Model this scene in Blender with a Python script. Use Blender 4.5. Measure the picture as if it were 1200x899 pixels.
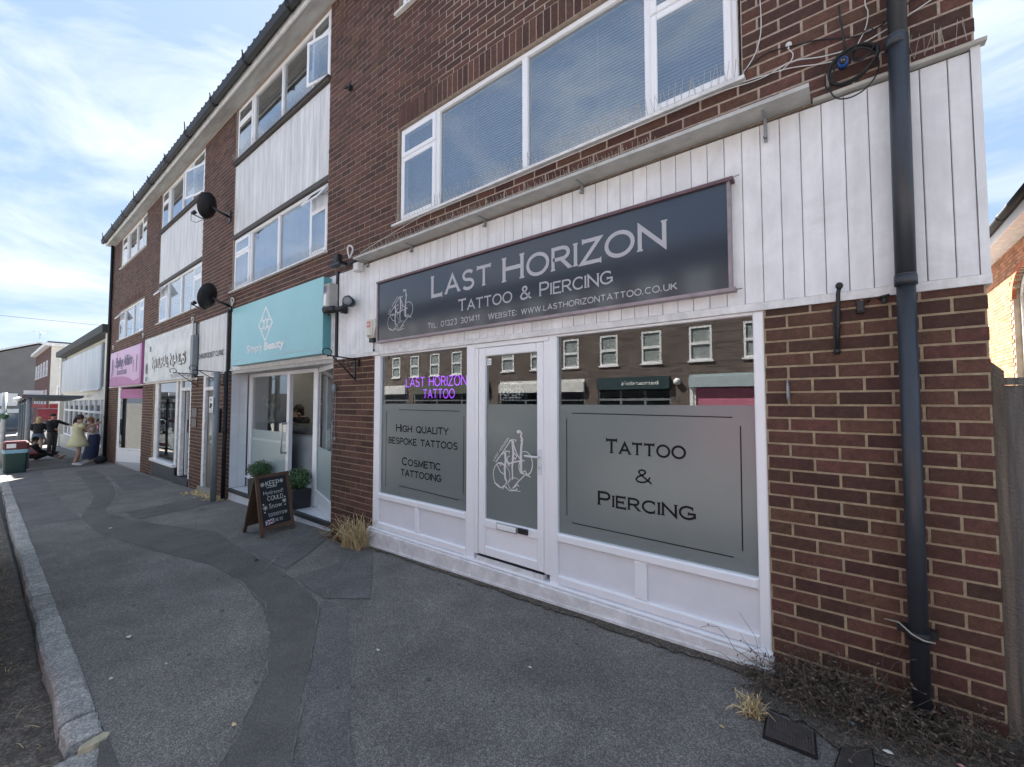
import bpy, bmesh, math, random
from mathutils import Vector, Matrix, Euler, noise as mnoise
random.seed(7)
R = math.radians
SC = bpy.context.scene
COL = SC.collection
for o in list(bpy.data.objects): bpy.data.objects.remove(o, do_unlink=True)

# ------------------------------------------------------------------ camera
YAW = R(51.6836); PITCH = R(2.487)
cam = bpy.data.objects.new('camera', bpy.data.cameras.new('camera'))
COL.objects.link(cam)
cam.data.sensor_fit = 'HORIZONTAL'; cam.data.sensor_width = 36; cam.data.lens = 36 * 495 / 1200
cam.data.clip_start = 0.05; cam.data.clip_end = 3000
fwd = Vector((-math.cos(YAW) * math.cos(PITCH), math.sin(YAW) * math.cos(PITCH), math.sin(PITCH)))
cam.rotation_euler = fwd.to_track_quat('-Z', 'Y').to_euler()
cam.location = (0, -2.85, 1.55)
SC.camera = cam
SC.render.resolution_x = 1024; SC.render.resolution_y = 767

# ------------------------------------------------------------------ light
SUN_DIR = Vector((-0.85, 0.53, 0)).normalized()
SUN_EL = R(52)
sv = Vector((SUN_DIR.x * math.cos(SUN_EL), SUN_DIR.y * math.cos(SUN_EL), math.sin(SUN_EL)))
sun = bpy.data.objects.new('sun', bpy.data.lights.new('sun', 'SUN')); COL.objects.link(sun)
sun.data.energy = 5.0; sun.data.angle = R(0.6); sun.data.color = (1, .95, .87)
sun.rotation_euler = (-sv).to_track_quat('-Z', 'Y').to_euler()
sun.location = (-10, 20, 30)
W = bpy.data.worlds.new('World'); SC.world = W; W.use_nodes = True
nt = W.node_tree; nt.nodes.clear(); L = nt.links.new; N = nt.nodes.new
wo = N('ShaderNodeOutputWorld'); bg = N('ShaderNodeBackground'); sky = N('ShaderNodeTexSky')
sky.sky_type = 'NISHITA'; sky.sun_disc = False; sky.sun_elevation = SUN_EL
sky.sun_rotation = math.atan2(SUN_DIR.x, SUN_DIR.y)
sky.air_density = 1.0; sky.dust_density = 0.7; sky.ozone_density = 1.2
bg.inputs[1].default_value = 0.05
tc = N('ShaderNodeTexCoord'); mp = N('ShaderNodeMapping'); mp.inputs['Scale'].default_value = (1.3, 2.2, 5.5)
mp.inputs['Rotation'].default_value = (R(12), R(20), R(35))
n1 = N('ShaderNodeTexNoise'); n1.inputs['Scale'].default_value = 1.3; n1.inputs['Detail'].default_value = 7; n1.inputs['Roughness'].default_value = .58; n1.inputs['Distortion'].default_value = .5
cr = N('ShaderNodeValToRGB'); cr.color_ramp.elements[0].position = .42; cr.color_ramp.elements[1].position = .67
cr.color_ramp.elements[0].color = (.05, .05, .05, 1); cr.color_ramp.elements[1].color = (.95, .95, .95, 1)
mx = N('ShaderNodeMixRGB'); mx.inputs[2].default_value = (3.35, 3.6, 3.95, 1)
L(tc.outputs['Generated'], mp.inputs[0]); L(mp.outputs[0], n1.inputs['Vector']); L(n1.outputs[0], cr.inputs[0])
mb_ = N('ShaderNodeMixRGB'); mb_.inputs[0].default_value = .90; mb_.inputs[2].default_value = (1.28, 1.84, 2.85, 1)   # even thin blue haze over the clear sky
L(sky.outputs[0], mb_.inputs[1]); L(cr.outputs[0], mx.inputs[0]); L(mb_.outputs[0], mx.inputs[1]); L(mx.outputs[0], bg.inputs[0]); L(bg.outputs[0], wo.inputs[0])
SC.view_settings.view_transform = 'Standard'; SC.view_settings.look = 'None'
SC.view_settings.exposure = 2.78; SC.view_settings.gamma = 1

# ------------------------------------------------------------------ materials
MATS = {}
def mat(name, col, rough=.6, metal=0, var=.12, scale=6, bump=0, bscale=60, emit=None, spec=.5, stretch=(1, 1, 1), speck=None, isl=0, col2=None, blotch=None):
    """procedural material: base colour broken up by world-space noise, optional bump, specks, per-island tone"""
    if name in MATS: return MATS[name]
    m = bpy.data.materials.new(name); m.use_nodes = True; t = m.node_tree; t.nodes.clear(); l = t.links.new; n = t.nodes.new
    out = n('ShaderNodeOutputMaterial'); p = n('ShaderNodeBsdfPrincipled'); l(p.outputs[0], out.inputs[0])
    p.inputs['Roughness'].default_value = rough; p.inputs['Metallic'].default_value = metal
    p.inputs['Specular IOR Level'].default_value = spec
    g = n('ShaderNodeNewGeometry'); mp = n('ShaderNodeMapping'); mp.inputs['Scale'].default_value = stretch; l(g.outputs['Position'], mp.inputs[0])
    nz = n('ShaderNodeTexNoise'); nz.inputs['Scale'].default_value = scale; nz.inputs['Detail'].default_value = 6; nz.inputs['Roughness'].default_value = .62; l(mp.outputs[0], nz.inputs['Vector'])
    r = n('ShaderNodeValToRGB'); r.color_ramp.elements[0].position = .3; r.color_ramp.elements[1].position = .7
    c2 = col2 or tuple(min(1, c * (1 + var)) for c in col)
    r.color_ramp.elements[0].color = (*[c * (1 - var) for c in col], 1); r.color_ramp.elements[1].color = (*c2, 1)
    l(nz.outputs[0], r.inputs[0]); last = r.outputs[0]
    if isl:
        oi = n('ShaderNodeObjectInfo'); ad = n('ShaderNodeMath'); ad.operation = 'ADD'; fr = n('ShaderNodeMath'); fr.operation = 'FRACT'
        l(g.outputs['Random Per Island'], ad.inputs[0]); l(oi.outputs['Random'], ad.inputs[1]); l(ad.outputs[0], fr.inputs[0])
        mr = n('ShaderNodeMapRange'); mr.inputs[3].default_value = 1 - isl; mr.inputs[4].default_value = 1 + isl; l(fr.outputs[0], mr.inputs[0])
        hs = n('ShaderNodeHueSaturation'); l(last, hs.inputs['Color']); l(mr.outputs[0], hs.inputs['Value']); 
        m2 = n('ShaderNodeMapRange'); m2.inputs[3].default_value = .487; m2.inputs[4].default_value = .509
        wn = n('ShaderNodeTexWhiteNoise'); wn.noise_dimensions = '1D'; l(fr.outputs[0], wn.inputs['W']); l(wn.outputs[0], m2.inputs[0]); l(m2.outputs[0], hs.inputs['Hue'])
        last = hs.outputs[0]
    if speck:
        vs, amt, sc_ = speck
        v = n('ShaderNodeTexVoronoi'); v.inputs['Scale'].default_value = vs; l(g.outputs['Position'], v.inputs['Vector'])
        bw = n('ShaderNodeSeparateColor'); l(v.outputs['Color'], bw.inputs[0])
        r2 = n('ShaderNodeMapRange'); r2.inputs[3].default_value = 1 - amt; r2.inputs[4].default_value = 1 + amt * sc_; 
        pw = n('ShaderNodeMath'); pw.operation = 'POWER'; pw.inputs[1].default_value = 2.2; l(bw.outputs[0], pw.inputs[0]); l(pw.outputs[0], r2.inputs[0])
        mm = n('ShaderNodeMixRGB'); mm.blend_type = 'MULTIPLY'; mm.inputs[0].default_value = 1; l(last, mm.inputs[1]); l(r2.outputs[0], mm.inputs[2]); last = mm.outputs[0]
    if blotch:
        bs, lo, hi = blotch; nb2 = n('ShaderNodeTexNoise'); nb2.inputs['Scale'].default_value = bs; nb2.inputs['Detail'].default_value = 5; nb2.inputs['Roughness'].default_value = .7; nb2.inputs['Distortion'].default_value = .8; l(g.outputs['Position'], nb2.inputs['Vector'])
        r3 = n('ShaderNodeMapRange'); r3.inputs[1].default_value = .36; r3.inputs[2].default_value = .64; r3.inputs[3].default_value = lo; r3.inputs[4].default_value = hi; l(nb2.outputs[0], r3.inputs[0])
        m3 = n('ShaderNodeMixRGB'); m3.blend_type = 'MULTIPLY'; m3.inputs[0].default_value = 1; l(last, m3.inputs[1]); l(r3.outputs[0], m3.inputs[2]); last = m3.outputs[0]
    l(last, p.inputs['Base Color'])
    if bump:
        nb = n('ShaderNodeTexNoise'); nb.inputs['Scale'].default_value = bscale; nb.inputs['Detail'].default_value = 4; l(g.outputs['Position'], nb.inputs['Vector'])
        bp = n('ShaderNodeBump'); bp.inputs['Strength'].default_value = bump; bp.inputs['Distance'].default_value = .01; l(nb.outputs[0], bp.inputs['Height']); l(bp.outputs[0], p.inputs['Normal'])
    if emit:
        p.inputs['Emission Color'].default_value = (*emit[0], 1); p.inputs['Emission Strength'].default_value = emit[1]
    MATS[name] = m; return m

def glass_mat(name, tint=(.55, .6, .6), fac=.14, rough=0.0, wav=.0):
    if name in MATS: return MATS[name]
    m = bpy.data.materials.new(name); m.use_nodes = True; t = m.node_tree; t.nodes.clear(); l = t.links.new; n = t.nodes.new
    out = n('ShaderNodeOutputMaterial'); mix = n('ShaderNodeMixShader'); tr = n('ShaderNodeBsdfTransparent'); gl = n('ShaderNodeBsdfGlossy'); fr = n('ShaderNodeLayerWeight'); fr.inputs[0].default_value = .5
    tr.inputs[0].default_value = (*[c ** .5 for c in tint], 1); gl.inputs['Roughness'].default_value = rough
    pw = n('ShaderNodeMath'); pw.operation = 'POWER'; pw.inputs[1].default_value = 4.0; l(fr.outputs['Facing'], pw.inputs[0])
    ma = n('ShaderNodeMath'); ma.operation = 'MULTIPLY_ADD'; ma.inputs[1].default_value = .9; ma.inputs[2].default_value = fac; ma.use_clamp = True
    l(pw.outputs[0], ma.inputs[0]); l(ma.outputs[0], mix.inputs[0]); l(tr.outputs[0], mix.inputs[1]); l(gl.outputs[0], mix.inputs[2]); l(mix.outputs[0], out.inputs[0])
    if wav:
        g = n('ShaderNodeNewGeometry'); nz = n('ShaderNodeTexNoise'); nz.inputs['Scale'].default_value = 1.6; nz.inputs['Detail'].default_value = 1; l(g.outputs['Position'], nz.inputs['Vector'])
        bp = n('ShaderNodeBump'); bp.inputs['Strength'].default_value = wav; bp.inputs['Distance'].default_value = .02; l(nz.outputs[0], bp.inputs['Height']); l(bp.outputs[0], gl.inputs['Normal'])
    MATS[name] = m; return m

def brick_tex_mat(name, c1, c2, mort, rot=0, bw=.225, rh=.075, squash=1):
    """far brickwork, too small to pick out single bricks; rot=0 wall in xz, 1 wall in yz"""
    m = bpy.data.materials.new(name); m.use_nodes = True; t = m.node_tree; p = t.nodes['Principled BSDF']; l = t.links.new; n = t.nodes.new
    g = n('ShaderNodeNewGeometry'); sp = n('ShaderNodeSeparateXYZ'); cb = n('ShaderNodeCombineXYZ'); l(g.outputs['Position'], sp.inputs[0])
    l(sp.outputs['Y' if rot else 'X'], cb.inputs[0]); l(sp.outputs['Z'], cb.inputs[1])
    b = n('ShaderNodeTexBrick'); b.inputs['Scale'].default_value = 1; b.inputs['Brick Width'].default_value = bw; b.inputs['Row Height'].default_value = rh
    b.inputs['Mortar Size'].default_value = .006; b.inputs['Color1'].default_value = (*c1, 1); b.inputs['Color2'].default_value = (*c2, 1); b.inputs['Mortar'].default_value = (*mort, 1)
    l(cb.outputs[0], b.inputs['Vector']); nz = n('ShaderNodeTexNoise'); nz.inputs['Scale'].default_value = 1.7; nz.inputs['Detail'].default_value = 5; l(g.outputs['Position'], nz.inputs['Vector'])
    mr = n('ShaderNodeMapRange'); mr.inputs[3].default_value = .7; mr.inputs[4].default_value = 1.3; l(nz.outputs[0], mr.inputs[0])
    mm = n('ShaderNodeMixRGB'); mm.blend_type = 'MULTIPLY'; mm.inputs[0].default_value = 1; l(b.outputs[0], mm.inputs[1]); l(mr.outputs[0], mm.inputs[2]); l(mm.outputs[0], p.inputs['Base Color'])
    bp = n('ShaderNodeBump'); bp.inputs['Strength'].default_value = .6; bp.inputs['Distance'].default_value = .01; bp.invert = True; l(b.outputs['Fac'], bp.inputs['Height']); l(bp.outputs[0], p.inputs['Normal'])
    p.inputs['Roughness'].default_value = .9; MATS[name] = m; return m

M_brick = mat('brick', (.092, .041, .0275), .82, var=.32, scale=28, bump=.55, bscale=150, isl=.36, speck=(260, .22, 1.0), blotch=(1.6, .84, 1.14))
M_mortar = mat('mortar', (.35, .28, .185), .95, var=.25, scale=30, bump=.6, bscale=200)
M_mortar_up = mat('mortar_upper', (.37, .30, .245), .95, var=.25, scale=30, bump=.5, bscale=200)
M_upvc = mat('white_upvc', (.82, .83, .85), .28, var=.03, scale=2.5)
M_upvc_dirty = mat('weathered_white_paint', (.74, .74, .73), .55, var=.10, scale=7, bump=.15, bscale=90, blotch=(9, .80, 1.05))
M_clad = mat('white_cladding', (.76, .77, .78), .42, var=.10, scale=3.2, stretch=(3, 3, .5), isl=.035, bump=.08, bscale=30, blotch=(2.4, .88, 1.03))
M_clad_old = mat('weathered_cladding', (.64, .64, .64), .55, var=.20, scale=3.0, stretch=(3, 3, .4), isl=.05, bump=.1, bscale=30)
M_gap = mat('groove_backing', (.20, .20, .20), .8)
M_dark = mat('dark_interior', (.035, .037, .04), .9, var=.2)
M_int = mat('interior_wall', (.32, .32, .31), .8, var=.08)
M_black = mat('black_plastic', (.016, .017, .02), .38, var=.2)
M_iron = mat('black_iron', (.012, .012, .013), .5, var=.3, scale=40, bump=.3)
M_pipe = mat('slate_grey_plastic_pipe', (.032, .037, .046), .40, var=.18, scale=9, stretch=(2, 2, .6))
M_pipe_black = mat('black_pipe', (.012, .013, .016), .6)
M_grey = mat('galvanised_grey', (.30, .32, .34), .42, metal=.5, var=.12, scale=14)
M_greyp = mat('grey_paint', (.22, .24, .26), .5, var=.12, scale=12)
M_ledge = mat('pale_grey_ledge', (.46, .46, .44), .6, var=.18, scale=10)
M_wire = mat('steel_wire', (.46, .43, .36), .5, metal=.3)
M_white_cable = mat('white_cable', (.62, .62, .60), .5)
M_asph = mat('asphalt', (.178, .164, .148), .86, var=.20, scale=2.2, bump=.8, bscale=130, speck=(190, .34, 2.4), blotch=(.9, .82, 1.16))
M_asph_s = mat('asphalt_patch', (.124, .115, .105), .82, var=.14, scale=3.0, bump=.6, bscale=150, speck=(240, .26, 1.8), blotch=(1.3, .84, 1.14))
M_asph_m = mat('asphalt_patch_mid', (.138, .132, .126), .84, var=.16, scale=3.0, bump=.7, bscale=140, speck=(210, .30, 2.2), blotch=(1.1, .84, 1.14))
M_asph_road = mat('asphalt_road', (.15, .148, .145), .9, var=.2, scale=1.6, bump=.6, bscale=100, speck=(160, .3, 2))
M_dirt = mat('dirt', (.13, .112, .092), .95, var=.42, scale=9, bump=1.0, bscale=70, speck=(90, .35, 1.6))
M_soil = mat('dark_soil', (.085, .072, .058), .95, var=.5, scale=30, bump=1, bscale=120, speck=(200, .4, 3))
M_kerb = mat('granite_kerb', (.42, .41, .38), .85, var=.24, scale=18, bump=1.0, bscale=55, speck=(120, .35, .9), isl=.18, blotch=(3, .8, 1.12))
M_pale = mat('pale_mortar', (.45, .40, .28), .9, var=.2, scale=20, bump=.5)
M_sealant = mat('pale_joint', (.20, .198, .19), .9, var=.3, scale=25)
M_sign = mat('gloss_slate_sign', (.040, .050, .068), .10, var=.06, scale=1.5, spec=.65)
M_signtxt = mat('silver_lettering', (.42, .42, .45), .35, var=.04)
M_signfr = mat('maroon_trim', (.13, .075, .085), .45, var=.2, scale=8)
M_teal = mat('teal_sign', (.27, .55, .58), .28, var=.05, scale=1.2)
M_teal_e = mat('teal_sign_edge', (.12, .33, .36), .35, var=.05)
M_whitetxt = mat('white_lettering', (.80, .82, .82), .4, var=.02)
M_frost = mat('frosted_vinyl', (.165, .19, .185), .24, var=.03, scale=1.2, spec=.7)
M_frost2 = mat('pale_frosted_vinyl', (.36, .43, .42), .35, var=.05, scale=1.4, spec=.5)
M_blktxt = mat('black_lettering', (.008, .008, .009), .5, spec=.15)
M_glass = glass_mat('window_glass', (.75, .78, .78), .09, 0.0)
M_shopglass = glass_mat('shop_glass', (.62, .65, .65), .10, 0.0, .012)
M_upglass = glass_mat('upper_window_glass', (.60, .66, .70), .24, 0.0, .03)
M_wood = mat('brown_stained_wood', (.105, .055, .032), .55, var=.3, scale=14, stretch=(1, 1, .2), bump=.2)
M_chalk = mat('chalkboard', (.012, .013, .018), .55, var=.3, scale=5)
M_chalktxt = mat('chalk', (.62, .62, .60), .9, var=.2, scale=60)
M_fence = mat('weathered_fence_wood', (.135, .125, .115), .9, var=.4, scale=7, stretch=(6, 6, .35), bump=.7, bscale=80, isl=.18)
M_fence_post = mat('brown_fence_post', (.135, .112, .088), .9, var=.4, scale=7, stretch=(6, 6, .35), bump=.7, bscale=80)
M_tile = mat('white_glazed_tile', (.68, .70, .73), .16, var=.05, scale=3, isl=.04)
M_leaf = mat('green_leaf', (.045, .105, .032), .55, var=.45, scale=30, isl=.35)
M_straw = mat('dry_straw', (.60, .47, .25), .8, var=.3, scale=20, isl=.25)
M_twig = mat('dead_twig', (.115, .090, .066), .9, var=.4, scale=20, isl=.35)
M_tyre = mat('tyre_rubber', (.012, .012, .013), .75, var=.2)
M_roof = mat('dark_roof_tile', (.035, .036, .040), .8, var=.3, scale=6, isl=.2)
M_soffit = mat('weathered_soffit', (.34, .34, .335), .7, var=.3, scale=3.5, stretch=(.5, 3, 1))
M_render = mat('cream_render', (.62, .60, .54), .85, var=.08, scale=2)
M_sill = mat('dark_sill', (.07, .06, .055), .7)
M_neon = mat('purple_neon', (.3, .1, .6), .4, emit=((.42, .07, 1.0), .36))
M_red = mat('red_canvas', (.22, .018, .022), .7, var=.15)
M_pink = mat('pink_panel', (.62, .36, .54), .35, var=.07, scale=2)
M_pinkd = mat('deep_pink_panel', (.42, .14, .32), .4, var=.1, scale=3)
M_purple = mat('purple_lettering', (.10, .055, .12), .4, var=.2)
M_marble = mat('greyed_white_sign', (.64, .65, .63), .45, var=.20, scale=4)

# ------------------------------------------------------------------ builders
def tag(o, label=None, cat=None, group=None, kind=None):
    if label: o['label'] = label
    if cat: o['category'] = cat
    if group: o['group'] = group
    if kind: o['kind'] = kind
    return o
def empty(name, loc, label=None, cat=None, group=None, kind=None):
    o = bpy.data.objects.new(name, None); COL.objects.link(o); o.location = loc; o.empty_display_size = .1
    return tag(o, label, cat, group, kind)
def wl(o):
    v = Vector((0, 0, 0))
    while o: v += o.location; o = o.parent
    return v
def link(name, me, parent=None, loc=(0, 0, 0)):
    """loc is in world space; parents are never rotated"""
    o = bpy.data.objects.new(name, me); COL.objects.link(o)
    if parent: o.parent = parent; o.location = Vector(loc) - wl(parent)
    else: o.location = loc
    return o
class MB:
    def __init__(s): s.v = []; s.f = []; s.sm = []
    def add(s, vs, fs, smooth=False):
        b = len(s.v); s.v += [tuple(v) for v in vs]; s.f += [tuple(b + i for i in f) for f in fs]; s.sm += [smooth] * len(fs); return s
    def box(s, x0, x1, y0, y1, z0, z1, ch=0):
        if x1 < x0: x0, x1 = x1, x0
        if y1 < y0: y0, y1 = y1, y0
        if z1 < z0: z0, z1 = z1, z0
        if not ch:
            return s.add([(x0, y0, z0), (x1, y0, z0), (x1, y1, z0), (x0, y1, z0), (x0, y0, z1), (x1, y0, z1), (x1, y1, z1), (x0, y1, z1)],
                  [(0, 3, 2, 1), (4, 5, 6, 7), (0, 1, 5, 4), (1, 2, 6, 5), (2, 3, 7, 6), (3, 0, 4, 7)])
        c = ch   # chamfered on the front (-y) rim
        vs = [(x0, y1, z0), (x1, y1, z0), (x1, y1, z1), (x0, y1, z1), (x0, y0 + c, z0), (x1, y0 + c, z0), (x1, y0 + c, z1), (x0, y0 + c, z1),
              (x0 + c, y0, z0 + c), (x1 - c, y0, z0 + c), (x1 - c, y0, z1 - c), (x0 + c, y0, z1 - c)]
        return s.add(vs, [(0, 3, 2, 1), (0, 1, 5, 4), (1, 2, 6, 5), (2, 3, 7, 6), (3, 0, 4, 7), (4, 5, 9, 8), (5, 6, 10, 9), (6, 7, 11, 10), (7, 4, 8, 11), (8, 9, 10, 11)])
    def hexa(s, p): # 8 points, bottom 4 then top 4, ccw from above
        return s.add(p, [(0, 3, 2, 1), (4, 5, 6, 7), (0, 1, 5, 4), (1, 2, 6, 5), (2, 3, 7, 6), (3, 0, 4, 7)])
    def prism(s, pts, d): # polygon extruded along vector d
        n = len(pts); d = Vector(d); a = [Vector(p) for p in pts]; b = [p + d for p in a]
        return s.add(a + b, [tuple(range(n - 1, -1, -1)), tuple(range(n, 2 * n))] + [(i, (i + 1) % n, n + (i + 1) % n, n + i) for i in range(n)])
    def poly(s, pts): return s.add(pts, [tuple(range(len(pts)))])
    def tube(s, pts, r, n=6, cap=True, smooth=True):
        pts = [Vector(p) for p in pts]; rs = r if isinstance(r, (list, tuple)) else [r] * len(pts)
        vs = []; fs = []; up = None
        for i, p in enumerate(pts):
            d = (pts[min(i + 1, len(pts) - 1)] - pts[max(i - 1, 0)])
            if d.length < 1e-9: d = Vector((0, 0, 1))
            d.normalize()
            if up is None: up = d.orthogonal().normalized()
            up = (up - d * up.dot(d)); up = up.normalized() if up.length > 1e-6 else d.orthogonal().normalized()
            sd = d.cross(up)
            for k in range(n):
                a = 2 * math.pi * k / n; vs.append(p + (up * math.cos(a) + sd * math.sin(a)) * rs[i])
        for i in range(len(pts) - 1):
            for k in range(n): fs.append((i * n + k, i * n + (k + 1) % n, (i + 1) * n + (k + 1) % n, (i + 1) * n + k))
        if cap: fs.append(tuple(range(n - 1, -1, -1))); fs.append(tuple(range((len(pts) - 1) * n, len(pts) * n)))
        return s.add(vs, fs, smooth)
    def loft(s, rings, cap=True, smooth=True): # list of equal length rings
        n = len(rings[0]); vs = [p for r in rings for p in r]; fs = []
        for i in range(len(rings) - 1):
            for k in range(n): fs.append((i * n + k, i * n + (k + 1) % n, (i + 1) * n + (k + 1) % n, (i + 1) * n + k))
        if cap: fs.append(tuple(range(n - 1, -1, -1))); fs.append(tuple(range((len(rings) - 1) * n, len(rings) * n)))
        return s.add(vs, fs, smooth)
    def ell(s, c, r, n=12, m=8, fn=None):
        rings = []
        for j in range(m + 1):
            t = math.pi * (j / m - .5); t = max(min(t, 1.5), -1.5); ring = []
            for k in range(n):
                a = 2 * math.pi * k / n; q = Vector((math.cos(t) * math.cos(a), math.cos(t) * math.sin(a), math.sin(t)))
                f = fn(q) if fn else 1; ring.append((c[0] + q.x * r[0] * f, c[1] + q.y * r[1] * f, c[2] + q.z * r[2] * f))
            rings.append(ring)
        return s.loft(rings)
    def mesh(s, name, m, off=(0, 0, 0)):
        me = bpy.data.meshes.new(name); ox, oy, oz = off
        me.from_pydata([(a - ox, b - oy, c - oz) for a, b, c in s.v], [], s.f)
        for i, p in enumerate(me.polygons): p.use_smooth = s.sm[i]
        for q in (m if isinstance(m, (list, tuple)) else [m]): me.materials.append(q)
        me.update(); return me
    def build(s, name, m, parent=None, loc=None, **kw):
        """vertices are in world coordinates; the origin goes to loc (or the parent's base)"""
        off = Vector(loc) if loc is not None else (wl(parent) if parent else Vector((0, 0, 0)))
        o = link(name, s.mesh(name, m, off), parent, off); return tag(o, **kw)
def bx(name, m, x0, x1, y0, y1, z0, z1, parent=None, ch=0, **kw): return MB().box(x0, x1, y0, y1, z0, z1, ch).build(name, m, parent, **kw)

# --- ground height -------------------------------------------------
def gz(x, y=0): return .035 + .027 * max(min(x, 6), -62) + .02 * max(y, -3.2)

# ------------------------------------------------------------------ lettering
def arc(cx, cy, rx, ry, a0, a1, n=None):
    n = n or max(4, int(abs(a1 - a0) / 15)); return [(cx + rx * math.cos(R(a0 + (a1 - a0) * i / n)), cy + ry * math.sin(R(a0 + (a1 - a0) * i / n))) for i in range(n + 1)]
GL = {
 'A': (.95, [[(0, 0), (.475, 1), (.95, 0)], [(.17, .33), (.78, .33)]]),
 'B': (.74, [[(0, 0), (0, 1), (.40, 1)] + arc(.40, .76, .27, .24, 90, -90) + [(0, .52)], [(.40, .52)] + arc(.42, .26, .31, .26, 90, -90) + [(0, 0)]]),
 'C': (.88, [arc(.5, .5, .5, .5, 48, 312)]),
 'D': (.86, [[(0, 0), (0, 1), (.36, 1)] + arc(.36, .5, .5, .5, 90, -90) + [(0, 0)]]),
 'E': (.66, [[(.66, 1), (0, 1), (0, 0), (.68, 0)], [(0, .52), (.52, .52)]]),
 'F': (.62, [[(.64, 1), (0, 1), (0, 0)], [(0, .5), (.52, .5)]]),
 'G': (.96, [arc(.5, .5, .5, .5, 48, 330), [(.55, .44), (.95, .44), (.95, .08)]]),
 'H': (.84, [[(0, 0), (0, 1)], [(.84, 0), (.84, 1)], [(0, .52), (.84, .52)]]),
 'I': (.02, [[(0, 0), (0, 1)]]), 'J': (.5, [[(.5, 1), (.5, .28)] + arc(.25, .28, .25, .28, 0, -170)]),
 'K': (.8, [[(0, 0), (0, 1)], [(.74, 1), (.02, .42)], [(.26, .6), (.8, 0)]]), 'L': (.62, [[(0, 1), (0, 0), (.62, 0)]]),
 'M': (1.0, [[(0, 0), (.05, 1), (.5, .1), (.95, 1), (1, 0)]]), 'N': (.86, [[(0, 0), (0, 1), (.86, 0), (.86, 1)]]),
 'O': (1.02, [arc(.51, .5, .51, .5, 90, 450)]), 'P': (.72, [[(0, 0), (0, 1), (.42, 1)] + arc(.42, .73, .30, .27, 90, -90) + [(0, .46)]]),
 'Q': (1.02, [arc(.51, .5, .51, .5, 90, 450), [(.6, .25), (1, -.05)]]),
 'R': (.78, [[(0, 0), (0, 1), (.42, 1)] + arc(.42, .74, .30, .26, 90, -90) + [(0, .48)], [(.38, .48), (.78, 0)]]),
 'S': (.74, [arc(.38, .755, .32, .245, 28, 270) + arc(.38, .255, .35, .255, 90, -152)]),
 'T': (.84, [[(0, 1), (.84, 1)], [(.42, 1), (.42, 0)]]), 'U': (.82, [[(0, 1), (0, .38)] + arc(.41, .38, .41, .38, 180, 360) + [(.82, 1)]]),
 'V': (.9, [[(0, 1), (.45, 0), (.9, 1)]]), 'W': (1.3, [[(0, 1), (.33, 0), (.65, .95), (.97, 0), (1.3, 1)]]),
 'X': (.82, [[(0, 0), (.82, 1)], [(0, 1), (.82, 0)]]), 'Y': (.85, [[(0, 1), (.425, .45), (.85, 1)], [(.425, .45), (.425, 0)]]),
 'Z': (.78, [[(.04, 1), (.76, 1), (0, 0), (.8, 0)]]),
 '&': (.92, [[(.92, 0), (.26, .68), (.2, .82), (.27, .95), (.42, 1), (.56, .94), (.6, .8), (.5, .66), (.14, .42), (.03, .22), (.12, .05), (.36, 0), (.6, .07), (.78, .26), (.86, .48)]]),
 '0': (.72, [arc(.36, .5, .36, .5, 90, 450)]), '1': (.3, [[(0, .78), (.28, 1), (.28, 0)]]),
 '2': (.68, [arc(.34, .7, .32, .3, 165, -35) + [(0, 0), (.68, 0)]]), '3': (.66, [arc(.3, .75, .3, .25, 150, -90) + arc(.32, .26, .34, .26, 90, -150)]),
 '4': (.74, [[(.55, 0), (.55, 1), (0, .28), (.74, .28)]]), '5': (.66, [[(.6, 1), (.1, 1), (.04, .56)] + arc(.3, .33, .34, .33, 120, -150)]),
 '8': (.66, [arc(.33, .75, .28, .25, 90, 450), arc(.33, .26, .33, .26, 90, 450)]),
 ':': (.08, [[(0, .02), (0, .17)], [(0, .55), (0, .70)]]), '.': (.08, [[(0, -.02), (0, .14)]]), '!': (.06, [[(0, 1), (0, .3)], [(0, .1), (0, 0)]]),
 "'": (.06, [[(0, 1), (0, .75)]]), '-': (.4, [[(0, .45), (.4, .45)]]), ' ': (.42, []),
}
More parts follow.
